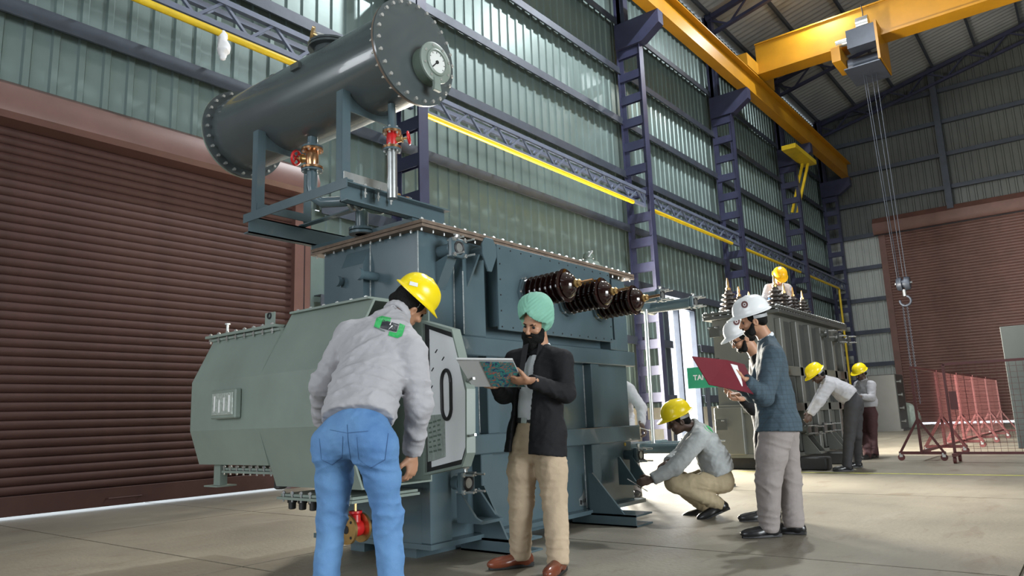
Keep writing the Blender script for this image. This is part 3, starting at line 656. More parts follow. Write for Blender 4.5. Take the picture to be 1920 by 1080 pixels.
# oil pipe with bronze valves and handwheels
def valve(c, d, hw, s=1.0, body=M_copper, wheel=True):
    c = Vector(c); d = Vector(d).normalized(); st = MB().lathe(c-d*.075*s, d, [(0, .04*s), (.05*s, .05*s), (.10*s, .05*s), (.15*s, .04*s)], 18).build('gate_valve', body, T)
    for k in (-1, 1):
        MB().lathe(c+d*(k*.075*s)-d*.009, d, [(0, .085*s), (.018, .085*s)], 26).build('valve_flange', M_copper, st, 30)
        MB().lathe(c+d*(k*.095*s)-d*.007, d, [(0, .083*s), (.014, .083*s)], 26).build('pipe_flange', M_tp, st, 30)
        u, v, _ = frame(d)
        for q in range(6):
            a = 2*PI*q/6; pp = c+d*(k*.085*s)+(u*math.cos(a)+v*math.sin(a))*.068*s
            MB().cyl(pp-d*.028, pp+d*.028, .008, n=6).build('bolt', M_zinc, st)
    h = Vector(hw).normalized()
    MB().lathe(c, h, [(.03*s, .032*s), (.09*s, .026*s), (.09*s, .036*s), (.10*s, .036*s), (.10*s, .010*s), (.16*s, .010*s)], 14).build('valve_bonnet', M_brass, st)
    if wheel:
        wc = c+h*.155*s; mb = MB().torus(wc, h, .055*s, .010*s, 22, 8); u, v, _ = frame(h)
        for q in range(4):
            a = PI/2*q+.4; mb.bar(wc, wc+(u*math.cos(a)+v*math.sin(a))*.055*s, .010*s, .010*s)
        mb.cyl(wc-h*.008, wc+h*.012, .014*s, n=10).build('handwheel', M_red, st)
    return st
valve((3.32, 4.585, 3.03), (0, 0, 1), (-.35, 1, .25), 1.0)
MB().cyl((3.32, 4.585, 3.12), (3.32, 4.585, 3.22), .04, n=14).build('oil_pipe', M_tp, T)
MB().tube([(3.32, 4.585, 2.93), (3.32, 4.585, 2.80), (3.33, 4.57, 2.72), (3.36, 4.5, 2.665), (3.42, 4.36, 2.655), (3.45, 4.30, 2.655)], .042, 14).build('oil_pipe', M_tp, T)
MB().lathe((3.46, 4.28, 2.655), (.4, -.9, 0), [(0, .085), (.02, .085), (.025, .05), (.045, .05), (.05, .085), (.07, .085)], 20).build('pipe_flange', M_steel, T)
MB().lathe((3.54, 4.22, 2.655), (.75, -.65, 0), [(0, .06), (.04, .095), (.12, .105), (.18, .08), (.20, .05)], 20).build('gas_relay', M_ggreen, T)
valve((3.80, 4.12, 2.66), (.9, -.4, 0), (0, .2, 1), .85, M_red, False)
MB().tube([(3.88, 4.09, 2.66), (3.98, 4.05, 2.655), (4.05, 4.03, 2.60), (4.08, 4.02, 2.52), (4.08, 4.02, 2.43)], .05, 14).build('oil_pipe', M_tp, T)
MB().cyl((3.63, 4.36, 2.43), (3.63, 4.36, 2.62), .05, n=14).lathe((3.63, 4.36, 2.43), (0, 0, 1), [(0, .10), (.02, .10), (.025, .05), (.03, .10), (.05, .10)], 22).build('oil_pipe', M_tp, T)
# drain line with the second valve near the front flange
valve((3.32, 3.66, 2.93), (0, 0, 1), (.55, -.75, .1), .78, M_red)
MB().cyl((3.32, 3.66, 3.0), (3.32, 3.66, 3.2), .028, n=12).build('oil_pipe', M_tp, T)
MB().cyl((3.32, 3.66, 2.86), (3.32, 3.66, 2.50), .036, n=12).build('oil_pipe', M_steel, T)

# worn patch with dark marks low on the tank, yellow dot
M_patch = pm('worn_patch', (0.17, 0.19, 0.19), 0.6, 0, .2, 20)
MB().prism([(5.70, YF-.001, .16), (5.84, YF-.001, .15), (5.855, YF-.001, .20), (5.80, YF-.001, .23), (5.785, YF-.001, .30), (5.75, YF-.001, .25), (5.69, YF-.001, .22)], (0, -.0015, 0)).build('worn_patch', M_patch, tank, 0)
for pl_ in ([(5.705, .175), (5.735, .165), (5.745, .205), (5.71, .21)], [(5.75, .185), (5.765, .18), (5.77, .21), (5.758, .212)], [(5.775, .18), (5.80, .185), (5.805, .215), (5.79, .217), (5.785, .20)]):
    MB().prism([(x, YF-.003, z) for x, z in pl_], (0, -.001, 0)).build('dark_mark', M_black, tank, 0)
MB().cyl((6.58, YF-.001, .665), (6.58, YF-.004, .665), .018, n=12).build('yellow_mark', M_yelp, tank)

# ================================================================== people: implicit surfaces turned into meshes
class Sd:
    def __init__(s, lo, hi, h):
        s.h = h; s.lo = np.array(lo, float)-3*h
        n = np.ceil((np.array(hi, float)+3*h-s.lo)/h).astype(int)+1
        s.ax = [s.lo[i]+h*np.arange(n[i]) for i in range(3)]
        s.D = np.full(n, 1.0, np.float32)
    def blk(s, lo, hi):
        sl = []
        for i in range(3):
            a = int(np.clip(np.floor((lo[i]-s.lo[i])/s.h), 0, len(s.ax[i])-1)); b = int(np.clip(np.ceil((hi[i]-s.lo[i])/s.h)+1, a+1, len(s.ax[i])))
            sl.append(slice(a, b))
        sl = tuple(sl)
        P = np.stack(np.meshgrid(s.ax[0][sl[0]], s.ax[1][sl[1]], s.ax[2][sl[2]], indexing='ij'), -1)
        return sl, P
    def mix(s, sl, d, k, sub=False):
        D = s.D[sl]
        if sub:
            d = -d; hh = np.clip(0.5-0.5*(D-d)/k, 0, 1); s.D[sl] = D*(1-hh)+d*hh+k*hh*(1-hh)
        else:
            hh = np.clip(0.5+0.5*(d-D)/k, 0, 1); s.D[sl] = d*(1-hh)+D*hh-k*hh*(1-hh)
    def cap(s, a, b, ra, rb=None, k=0.02, n=None, sc=1.0, sub=False):
        a = np.array(a, float); b = np.array(b, float); rb = ra if rb is None else rb
        m = max(ra, rb)*max(1, sc)+0.06
        sl, P = s.blk(np.minimum(a, b)-m, np.maximum(a, b)+m)
        if n is not None:
            n = np.array(n, float); n /= np.linalg.norm(n); mid = (a+b)/2
            f = 1/sc-1
            P = P + ((P-mid)@n)[..., None]*n*f; a = a+((a-mid)@n)*n*f; b = b+((b-mid)@n)*n*f
        ab = b-a; t = np.clip(((P-a)@ab)/max(ab@ab, 1e-9), 0, 1)
        d = np.linalg.norm(P-a-t[..., None]*ab, axis=-1)-(ra+(rb-ra)*t)
        if n is not None: d = d*min(1, (sc+1)/2)
        s.mix(sl, d, k, sub); return s
    def ell(s, c, A, r, k=0.02, sub=False):
        c = np.array(c, float); A = np.array(A, float); r = np.array(r, float); m = r.max()+0.06
        sl, P = s.blk(c-m, c+m)
        q = (P-c)@A.T/r; l = np.linalg.norm(q, axis=-1); d = (l-1)*r.min()*np.clip(0.6+0.4*l, 0.6, 1)
        g = np.linalg.norm(q/r, axis=-1); d = l*(l-1)/np.maximum(g, 1e-6)
        s.mix(sl, d, k, sub); return s
    def boxcut(s, c, A, r):       # subtract an oriented box
        c = np.array(c, float); A = np.array(A, float); m = np.linalg.norm(r)+.02
        sl, P = s.blk(c-m, c+m); q = np.abs((P-c)@A.T)-np.array(r)
        d = np.linalg.norm(np.maximum(q, 0), axis=-1)+np.minimum(q.max(-1), 0)
        s.D[sl] = np.maximum(s.D[sl], -d); return s
    def cut(s, p, n, rad=None):       # keep the side opposite to n, optionally only near p
        p = np.array(p, float); n = np.array(n, float); n /= np.linalg.norm(n)
        if rad is None: sl = (slice(None),)*3; P = np.stack(np.meshgrid(*s.ax, indexing='ij'), -1)
        else: sl, P = s.blk(p-rad, p+rad)
        d = (P-p)@n
        if rad is not None: d = np.where(np.linalg.norm(P-p, axis=-1) < rad, d, -1)
        s.D[sl] = np.maximum(s.D[sl], d); return s
    def wrinkle(s, amp, freq, seed, stretch=None):
        rg = np.random.RandomState(seed)
        idx = np.argwhere(np.abs(s.D) < 0.04)
        if len(idx) == 0: return s
        P = np.stack([s.ax[i][idx[:, i]] for i in range(3)], -1)
        if stretch is not None: P = P*np.array(stretch)
        w = np.zeros(len(P)); wp = P.copy()
        for o in range(3):
            d = rg.randn(3); d /= np.linalg.norm(d); wp = wp+0.35/freq*rg.randn(3)*np.sin(P@d*freq*0.7+rg.rand()*6)[:, None]
        for o in range(6):
            d = rg.randn(3); d /= np.linalg.norm(d); f = freq*(0.7+0.9*rg.rand())
            w += (1-np.abs(np.sin(wp@d*f+rg.rand()*6)))**2-0.33
        s.D[idx[:, 0], idx[:, 1], idx[:, 2]] -= (amp*w/2.2).astype(np.float32); return s
    def folds(s, a, b, r, amp, n, seed, t0=0.0, t1=1.0):
        """ring-like creases across a limb from a to b"""
        rg = np.random.RandomState(seed); a = np.array(a, float); b = np.array(b, float); m = r+.05
        sl, P = s.blk(np.minimum(a, b)-m, np.maximum(a, b)+m); ab = b-a; L2 = ab@ab
        t = ((P-a)@ab)/L2; q = P-a-t[..., None]*ab; rr = np.linalg.norm(q, axis=-1)
        u, v, _ = frame(Vector(ab)); th = np.arctan2(q@np.array(v), q@np.array(u))
        tt = (t-t0)/(t1-t0); w = np.where((tt > 0) & (tt < 1), np.sin(np.clip(tt, 0, 1)*PI), 0)*np.where(rr < m, 1, 0)
        ph = rg.rand(4)*6.28
        z = np.abs(np.sin(PI*n*tt+1.5*np.sin(th+ph[0])+.9*np.sin(2*th+ph[1])))
        s.D[sl] -= (amp*w*((1-z)**1.5-.3)*(.65+.35*np.sin(th+ph[2]))).astype(np.float32); return s
    def verts(s):
        D = s.D; neg = D < 0; nx, ny, nz = D.shape
        cn = sum(neg[i:nx-1+i, j:ny-1+j, k:nz-1+k].astype(np.int8) for i in (0, 1) for j in (0, 1) for k in (0, 1))
        act = np.argwhere((cn > 0) & (cn < 8))
        if len(act) == 0: return np.zeros((0, 3)), []
        idm = -np.ones(cn.shape, np.int64); idm[act[:, 0], act[:, 1], act[:, 2]] = np.arange(len(act))
        acc = np.zeros((len(act), 3)); cnt = np.zeros(len(act))
        cor = [(i, j, k) for i in (0, 1) for j in (0, 1) for k in (0, 1)]
        for a in cor:
            for ax in range(3):
                if a[ax]: continue
                b = list(a); b[ax] = 1
                va = D[act[:, 0]+a[0], act[:, 1]+a[1], act[:, 2]+a[2]]; vb = D[act[:, 0]+b[0], act[:, 1]+b[1], act[:, 2]+b[2]]
                m_ = (va < 0) != (vb < 0); t = np.where(m_, va/np.where(va == vb, 1, va-vb), 0)
                pt = np.array(a, float)[None].repeat(len(act), 0); pt[:, ax] += t
                acc += pt*m_[:, None]; cnt += m_
        V = s.lo + (act+acc/np.maximum(cnt, 1)[:, None])*s.h
        Q = []
        for ax in range(3):
            o1, o2 = (ax+1) % 3, (ax+2) % 3
            sa = [slice(None)]*3; sb = [slice(None)]*3; sa[ax] = slice(0, -1); sb[ax] = slice(1, None)
            na = neg[tuple(sa)]; nb = neg[tuple(sb)]; e = np.argwhere(na != nb)
            e = e[(e[:, o1] > 0) & (e[:, o2] > 0) & (e[:, o1] < D.shape[o1]-1) & (e[:, o2] < D.shape[o2]-1)]
            fl = na[e[:, 0], e[:, 1], e[:, 2]]
            def c(d1, d2):
                q = e.copy(); q[:, o1] += d1; q[:, o2] += d2; return idm[q[:, 0], q[:, 1], q[:, 2]]
            q = np.stack([c(-1, -1), c(0, -1), c(0, 0), c(-1, 0)], 1)
            q[~fl] = q[~fl][:, ::-1]; Q.append(q)
        return V, np.concatenate(Q)
def sd_build(name, parts, mat, parent):
    V = []; Fq = []; n = 0
    for s in parts:
        v, q = s.verts()
        if len(v) == 0: continue
        V.append(v); Fq.append(np.asarray(q)+n); n += len(v)
    V = np.concatenate(V); Fq = np.concatenate(Fq)
    me = bpy.data.meshes.new(name); me.from_pydata(V.tolist(), [], Fq.tolist()); me.materials.append(mat)
    me.polygons.foreach_set('use_smooth', [True]*len(me.polygons)); me.update()
    return link(bpy.data.objects.new(name, me), parent)
def bounds(pts, m):
    P = np.array([tuple(p) for p in pts]); return P.min(0)-m, P.max(0)+m
def nrm(v): return Vector(v).normalized()

M_skin = pm('skin_brown', (0.43, 0.225, 0.135), 0.5, 0, 0.06, 12)
M_skind = pm('skin_dark', (0.075, 0.042, 0.030), 0.5, 0, 0.08, 12)
M_hair = pm('black_hair', (0.0075, 0.007, 0.007), 0.7, 0, 0.3, 30, 0.4, 120, spec=0.15)
M_gjack = pm('grey_workwear', (0.37, 0.365, 0.385), 0.75, 0, 0.05, 6, 0.10, 60, fold=0.35)
M_gjack2 = pm('grey_workwear_green_tint', (0.34, 0.36, 0.36), 0.75, 0, 0.05, 6, 0.10, 60, fold=0.35)
M_jean = pm('blue_denim', (0.070, 0.175, 0.38), 0.8, 0, 0.05, 4.0, 0.15, 220, col2=(0.13, 0.28, 0.51), fold=0.3)
M_khaki = pm('khaki_cotton', (0.46, 0.355, 0.245), 0.8, 0, 0.06, 6, 0.10, 90, fold=0.35)
M_khaki2 = pm('olive_khaki_cotton', (0.33, 0.27, 0.17), 0.8, 0, 0.06, 6, 0.10, 90, fold=0.35)
M_gtrou = pm('grey_trousers', (0.255, 0.225, 0.215), 0.8, 0, 0.06, 6, 0.10, 90, fold=0.3)
M_btrou = pm('black_trousers', (0.028, 0.027, 0.030), 0.8, 0, 0.1, 6)
M_maro = pm('maroon_trousers', (0.055, 0.018, 0.020), 0.8, 0, 0.1, 6)
M_blaz = pm('black_blazer', (0.014, 0.014, 0.016), 0.8, 0, 0.1, 8, 0.12, 150, spec=0.2, fold=0.25)
M_shirt = pm('white_shirt', (0.62, 0.65, 0.68), 0.7, 0, 0.05, 8, stretch=(30, 30, 1))
M_shoeb = pm('black_leather', (0.012, 0.012, 0.013), 0.28, 0, 0.1)
M_shoet = pm('tan_leather', (0.17, 0.045, 0.022), 0.25, 0, 0.15, 6)
M_hyel = pm('yellow_helmet', (0.86, 0.66, 0.008), 0.25, 0, 0.03, 4)
M_hor = pm('orange_yellow_helmet', (0.88, 0.46, 0.006), 0.3, 0, 0.03, 4)
M_hwh = pm('white_helmet', (0.74, 0.75, 0.76), 0.25, 0, 0.03, 4)
M_turb = pm('mint_turban', (0.20, 0.44, 0.335), 0.8, 0, 0.08, 5, 0.15, 200)
M_eye = pm('eye_white', (0.5, 0.48, 0.45), 0.3, 0, 0.02)
M_strap = pm('grey_strap', (0.30, 0.31, 0.32), 0.5, 0, 0.05)
# tweed for the blue blazer: fine check
def tweed():
    mt = pm('blue_tweed', (0.045, 0.075, 0.100), 0.85, 0, 0.12, 30, 0.25, 200); nt = mt.node_tree; b = nt.nodes['Principled BSDF']
    src = b.inputs['Base Color'].links[0].from_socket
    tc = nt.nodes.new('ShaderNodeTexCoord'); pv = src
    for i, dr in enumerate(('X', 'Z')):
        wv = nt.nodes.new('ShaderNodeTexWave'); wv.bands_direction = dr; wv.inputs['Scale'].default_value = 9; wv.inputs['Distortion'].default_value = .6
        nt.links.new(tc.outputs['Object'], wv.inputs['Vector'])
        cr = nt.nodes.new('ShaderNodeValToRGB'); cr.color_ramp.elements[0].position = .86; cr.color_ramp.elements[1].position = .98
        cr.color_ramp.elements[1].color = (.35, .35, .35, 1)
        nt.links.new(wv.outputs['Fac'], cr.inputs[0])
        mx = nt.nodes.new('ShaderNodeMix'); mx.data_type = 'RGBA'; nt.links.new(cr.outputs[0], mx.inputs['Factor']); nt.links.new(pv, mx.inputs[6])
        mx.inputs[7].default_value = (.020, .028, .036, 1); pv = mx.outputs[2]
    nt.links.new(pv, b.inputs['Base Color']); return mt
M_tweed = tweed()

def hand(s, w, d, n, side, curl=(35, 45, 25), sc=1.0, spread=0.10, tc=0.35):
    """w wrist, d direction of the hand, n palm normal, side +1/-1: thumb towards +lat/-lat; lat = d x n"""
    w = Vector(w); d = nrm(d); n = nrm(Vector(n)-d*Vector(n).dot(d)); lat = d.cross(n)*side
    A = [tuple(d), tuple(lat), tuple(n)]
    s.cap(w-d*.03, w+d*.02, .027*sc, .027*sc, .015, n, .8)
    s.ell(w+d*.055*sc, A, (.055*sc, .043*sc, .017*sc), .015)
    for i, (o, ln) in enumerate(((.031, .072), (.011, .080), (-.010, .074), (-.030, .058))):
        p = w+d*(.092-.004*abs(i-1))*sc+lat*o*sc; dirn = nrm(d+lat*(o*spread*20)); ang = 0
        for q, fr in enumerate((.42, .32, .26)):
            ang += math.radians(curl[q])
            v = dirn*math.cos(ang)+n*math.sin(ang); e = p+v*(ln*fr*1.12*sc)
            s.cap(p, e, (.0098-.0009*q)*sc, (.0092-.0010*q)*sc, .004); p = e
    p = w+d*.025*sc+lat*.030*sc; v = nrm(d*.65+lat*.75+n*tc)
    e = p+v*.045*sc; s.cap(p, e, .015*sc, .012*sc, .012); v2 = nrm(d*.9+lat*.25+n*(tc+.3)); e2 = e+v2*.038*sc; s.cap(e, e2, .0115*sc, .0095*sc, .004)

def head(s, c, face, up, sc=1.0, neck=None, long_face=0.0):
    f = nrm(face); u = nrm(Vector(up)-f*Vector(up).dot(f)); r = f.cross(u)
    L = lambda x, y, z: Vector(c)+(r*x+f*y+u*z)*sc
    A = [tuple(r), tuple(f), tuple(u)]
    S = lambda *a: tuple(x*sc for x in a)
    s.ell(L(0, -.012, .03), A, S(.076, .096, .092), .02)
    s.ell(L(0, .026, -.045), A, S(.059, .066, .074), .03)
    s.ell(L(0, .066, -.098), A, S(.026, .022, .020), .02)
    s.cap(L(-.036, .080, .026), L(.036, .080, .026), .012*sc, None, .014)
    for x in (-1, 1):
        s.ell(L(x*.034, .096, .004), A, S(.015, .012, .009), .008, sub=True)
        s.ell(L(x*.040, .066, -.028), A, S(.022, .022, .018), .015)
        s.ell(L(x*.077, -.008, -.012), A, S(.010, .021, .032), .006)
        s.ell(L(x*.084, -.004, -.010), A, S(.006, .010, .016), .004, sub=True)
    s.cap(L(0, .092, .012), L(0, .113, -.030), .008*sc, .013*sc, .010)
    s.ell(L(0, .104, -.036), A, S(.018, .012, .009), .006)
    s.cap(L(-.020, .088, -.060), L(.020, .088, -.060), .007*sc, None, .006)
    s.cap(L(-.017, .087, -.072), L(.017, .087, -.072), .007*sc, None, .006)
    s.cap(L(-.018, .098, -.066), L(.018, .098, -.066), .0025*sc, None, .003, sub=True)
    if neck is not None: s.cap(L(0, -.025, -.055), neck, .054*sc, .060*sc, .02)
    return L, A
def helmet(parent, c, face, up, mat, sc=1.0, name='hard_hat', strap=True, peak=0.045):
    f = nrm(face); u = nrm(Vector(up)-f*Vector(up).dot(f)); r = f.cross(u)
    c = Vector(c)+u*.038*sc
    mb = MB(); n = 40; rings = []
    for k in range(11):
        th = PI/2*k/10
        ring = []
        for i in range(n):
            a = 2*PI*i/n; ca, sa = math.cos(a), math.sin(a)
            rx, ry, rz = .122*sc, .146*sc, .128*sc
            x = ca*math.sin(th)**.85*rx; y = sa*math.sin(th)**.85*ry; z = math.cos(th)**.9*rz
            rid = .010*max(0, 1-abs(x)/.018)*math.sin(th) if k > 0 else .008
            for q in (-.055, .055): rid += .006*max(0, 1-abs(x-q*sc)/.012)*math.sin(th*1.0)*(1 if th < 1.35 else .3)
            z += rid*sc*max(.2, math.cos(th))
            ring.append(c+r*x+f*(y-.006*sc)+u*z)
        rings.append(ring)
    for (ex, dz, pk) in ((.006, -.006, .3), (.016, -.012, 1.0), (.015, -.018, .98), (-.004, -.012, .0)):
        ring = []
        for i in range(n):
            a = 2*PI*i/n; ca, sa = math.cos(a), math.sin(a)
            fw = max(0, sa)**2*peak*pk
            ring.append(c+r*ca*(.122+ex)*sc+f*(sa*(.146+ex+fw)-.006)*sc+u*(dz-.25*fw)*sc)
        rings.append(ring)
    V = [p for rg in rings for p in rg]; Fc = []
    for k in range(len(rings)-1):
        for i in range(n): Fc.append((k*n+i, k*n+(i+1) % n, (k+1)*n+(i+1) % n, (k+1)*n+i))
    mb.add(V, Fc); h = mb.build(name, mat, parent, 50)
    if strap:
        mb = MB(); pts = []
        for i in range(21):
            a = PI+PI*i/20; pts.append(c+r*math.cos(a)*.088*sc+f*(math.sin(a)*.112-.004)*sc-u*(.040+.018*abs(math.sin(a)))*sc)
        for i in range(20): mb.bar(pts[i], pts[i+1], .004*sc, .026*sc, u)
        mb.build('head_band', M_strap, parent, 0)
    return h, c, r, f, u
def shoe(parent, ank, d, mat, sc=1.0, tilt=0.0, name='shoe', up=None):
    """ank: ankle joint; d: toe direction (horizontal); sole lies .085 below the ankle"""
    d = nrm(d); u = nrm(up) if up is not None else Vector((0, 0, 1)); d = nrm(d-u*d.dot(u)); l = u.cross(d)
    if tilt: q = Matrix.Rotation(tilt, 3, l); d = q @ d; u = q @ u
    A = [tuple(d), tuple(l), tuple(u)]; a = Vector(ank); B = a-u*.085*sc
    P = [B-d*.08*sc, B+d*.20*sc]; lo, hi = bounds([a, *P], .09)
    s = Sd(lo, hi, .009)
    s.ell(B+d*.13*sc+u*.030*sc, A, (.105*sc, .047*sc, .042*sc), .02); s.ell(B-d*.025*sc+u*.038*sc, A, (.065*sc, .040*sc, .050*sc), .03)
    s.cap(B-d*.03*sc+u*.05*sc, a+u*.02-d*.01, .040*sc, .046*sc, .03); s.cap(B+d*.02*sc+u*.06*sc, B+d*.10*sc+u*.035*sc, .036*sc, .034*sc, .03)
    s.cut(B, -u)
    o = sd_build(name, [s], mat, parent)
    mb = MB(); pts = []
    for i in range(24):
        t = 2*PI*i/24; x = math.cos(t); w_ = .043+.008*math.cos(t)
        pts.append(B+d*(.065+.160*x)*sc*(1 if x > 0 else .92)+l*math.sin(t)*w_*sc)
    mb.prism(pts, u*.016*sc).build('sole', M_black, o, 0)
    mb = MB().obox(B-d*.045*sc-u*.0*sc+u*.012*sc, (d, l, u), (.036*sc, .035*sc, .012*sc)); mb.build('heel', M_black, o, 0)
    return o
def limb_sd(pts, rads, h, k=.03, flat=None):
    lo, hi = bounds(pts, max(rads)+.05); s = Sd(lo, hi, h)
    for i in range(len(pts)-1): s.cap(pts[i], pts[i+1], rads[i], rads[i+1], k)
    return s
def person(name_label, J, fwd, face, hup, h=.012, top=M_gjack, top_kind='jacket', trou=M_jean, skin=M_skin, shoes=(M_shoeb, None, None), gear=('helmet', M_hyel),
           hands=None, scale=1.0, belly=1.0, hem=None, seed=1, hand_h=.0055, legw=1.0, beard=False, hair=True, tie=None, group=None, armw=1.0, shoe_tilt=(0, 0), hat=1.0, hipw=1.0):
    """J: dict of joint positions (pel, chest, neck, head, sL,eL,wL, sR,eR,wR, hL,kL,aL, hR,kR,aR)"""
    J = {k_: Vector(v) for k_, v in J.items()}
    base = (J['aL']+J['aR'])/2; zb = min(J['aL'].z, J['aR'].z)-.09
    root = thing('person', (base.x, base.y, zb), name_label, 'person', group)
    f = nrm(fwd); S = scale
    spine = nrm(J['chest']-J['pel']); lat = nrm(J['sR']-J['sL']); f = nrm(f-spine*f.dot(spine))
    # --- body: trunk and limbs, head, hands in one mesh
    allp = list(J.values()); lo, hi = bounds(allp, .14)
    b = Sd(lo, hi, max(.014, h))
    b.cap(J['pel'], J['chest'], .085*S, .11*S, .04, f, .7)
    b.cap(J['chest'], J['neck'], .09*S, .055*S, .05)
    for q in 'LR':
        b.cap(J['s'+q], J['e'+q], .042*S, .036*S, .02); b.cap(J['e'+q], J['w'+q], .036*S, .025*S, .02); b.cap(J['chest'], J['s'+q], .07*S, .045*S, .03)
        b.cap(J['h'+q], J['k'+q], .07*S, .05*S, .03); b.cap(J['k'+q], J['a'+q], .05*S, .035*S, .02); b.cap(J['pel'], J['h'+q], .07*S, .06*S, .03)
    lo, hi = bounds([J['head']], .19*S); hs = Sd(*bounds([J['head'], J['neck']], .15*S), min(h*.6, .0075))
    HL, HA = head(hs, J['head'], face, hup, S, J['neck'])
    parts = [b, hs]
    if hands:
        for q, hd in hands.items():
            w_ = J['w'+q]; hsd = Sd(*bounds([w_, w_+nrm(hd['d'])*.2*S], .09), hand_h)
            hand(hsd, w_, hd['d'], hd['n'], hd.get('side', 1), hd.get('curl', (35, 45, 25)), S, hd.get('spread', .05), hd.get('tc', .35)); parts.append(hsd)
    body = sd_build('body', parts, skin, root)
    # --- trousers
    hw_ = min(legw, 1.06)*hipw
    tp = [J['pel'], J['hL'], J['hR'], J['kL'], J['kR'], J['aL'], J['aR']]
    t = Sd(*bounds(tp, .17*S), h)
    wst = J['pel']+spine*.10*S
    for q in 'LR': t.cap(J['pel']+(J['h'+q]-J['pel'])*.3, wst, .125*S*hw_, .118*S*hw_, .04, f, .78)
    for q in 'LR':
        bk = -f*.030*S; th_ = J['h'+q]+(J['k'+q]-J['h'+q])*.45
        t.cap(J['h'+q]+bk, J['h'+q]+bk+(J['k'+q]-J['h'+q])*.12, .096*S*hw_, .09*S*hw_, .05)
        t.cap(J['h'+q], th_, .092*S*hw_, .080*S*legw, .03); t.cap(th_, J['k'+q], .080*S*legw, .066*S*legw, .03); t.cap(J['k'+q], J['a'+q]+(J['a'+q]-J['k'+q]).normalized()*.01, .066*S*legw, .056*S*legw, .025)
    t.cut(wst, spine, .30*S)
    for i_, q in enumerate('LR'):
        t.folds(J['h'+q], J['k'+q], .13, .009*S, 3, seed+i_, .62, 1.12); t.folds(J['k'+q], J['a'+q], .11, .009*S, 2, seed+5+i_, -.12, .35); t.folds(J['k'+q], J['a'+q], .10, .013*S, 4, seed+8+i_, .55, 1.15)
        t.folds(J['h'+q], J['k'+q], .16, .008*S, 3, seed+12+i_, -.05, .4)
    t.wrinkle(.006, 16, seed, (.8, .8, 1.2)); t.wrinkle(.003, 34, seed+9, (.8, .8, 1.3)); t.wrinkle(.0015, 80, seed+19)
    for q in 'LR':
        dn_ = (J['a'+q]-J['k'+q]).normalized(); t.cut(J['a'+q]+dn_*.045, dn_, .13)
    tr_ = sd_build('trousers', [t], trou, root)
    # --- upper garment
    ap = [J[k_] for k_ in ('pel', 'chest', 'neck', 'sL', 'sR', 'eL', 'eR', 'wL', 'wR')]
    g = Sd(*bounds(ap, .20*S), h)
    hem = (-.02 if top_kind == 'jacket' else -.16) if hem is None else hem
    mid = J['pel']+(J['chest']-J['pel'])*.45
    wl = .150 if top_kind == 'jacket' else .145
    hp_ = J['pel']+spine*hem*S; hb = hp_-spine*.03*S
    if top_kind == 'jacket':
        for sg in (-1, 1):
            g.cap(hp_+spine*.07*S+lat*sg*.055*S, mid+lat*sg*.03*S, .140*S*belly, .135*S*belly, .05, f, .86)
            g.cap(hp_+lat*sg*.055*S, hp_+spine*.03*S+lat*sg*.055*S, .124*S*belly, .124*S*belly, .015, f, .86)
    else:
        for sg in (-1, 1):
            g.cap(hb+lat*sg*.082*S-f*.012*S, J['pel']+spine*.02*S+lat*sg*.070*S-f*.016*S, .147*S*belly, .142*S*belly, .04, f, .98)
            g.cap(J['pel']+spine*.02*S+lat*sg*.055*S-f*.012*S, mid+lat*sg*.03*S, .132*S*belly, .128*S*belly, .05, f, .88)
    g.cap(mid, J['chest'], wl*S*belly, .155*S, .05, f, .74)
    for q in 'LR':
        sg = -1 if q == 'L' else 1
        for kk in (.25, .6): g.cap(mid+lat*sg*.04*S, J['chest']+(J['s'+q]-J['chest'])*kk, .120*S*belly, .105*S, .05, f, .8)
        g.cap(J['neck']+(J['s'+q]-J['neck'])*.25-spine*.01, J['s'+q], .060*S, .070*S, .045)
    g.cap(J['chest'], J['neck'], .11*S, .070*S, .05)
    amp = .010 if top_kind == 'jacket' else .006
    g.wrinkle(amp, 20, seed+3, (1.0, 1.0, 1.2))
    g.cut(hp_, -spine, .42*S)
    if top_kind == 'blazer':     # open front
        ce = (J['pel']+J['chest'])/2
        up_ = spine; A = [tuple(lat), tuple(f), tuple(up_)]
        if tie is not None:
            g.boxcut(J['pel']+f*.16*S+spine*.08*S+lat*tie, A, (.072*S, .17*S, .33*S))
            g.boxcut(J['chest']+f*.16*S-spine*.02*S+lat*tie*.6, A, (.045*S, .14*S, .15*S))
    for q in 'LR':
        g.cap(J['s'+q], J['e'+q], .073*S*armw, .062*S*armw, .03); g.cap(J['e'+q], J['w'+q], .062*S*armw, .046*S*armw, .025)
    fa = .012 if top_kind == 'jacket' else .010
    for i_, q in enumerate('LR'):
        g.folds(J['s'+q], J['e'+q], .10, fa, 3, seed+i_, .4, 1.1); g.folds(J['e'+q], J['w'+q], .09, fa, 3, seed+3+i_, -.1, .95); g.folds(J['s'+q], J['e'+q], .11, fa*.7, 2, seed+6+i_, -.15, .4)
    if top_kind == 'jacket': g.folds(J['pel'], J['chest'], .24, .014, 5, seed+21, .05, .75)
    g.wrinkle(amp*.5, 38, seed+4); g.wrinkle(amp*.3, 75, seed+6)
    for q in 'LR':
        dn_ = (J['w'+q]-J['e'+q]).normalized(); g.cut(J['w'+q]-dn_*.005, dn_, .10)
    # hollow neck so that the collar stands free
    g.cap(J['neck']-spine*.005, J['neck']+(J['head']-J['neck'])*.8, .060*S, .075*S, .008, sub=True)
    gar = sd_build('blazer' if top_kind == 'blazer' else 'jacket', [g], top, root)
    # collar
    nd = nrm(J['head']-J['neck']); ncs = J['neck']+nd*.005
    cl = Sd(*bounds([ncs], .16*S), max(h*.7, .007)); u_, v_, _ = frame(nd)
    pr_ = None
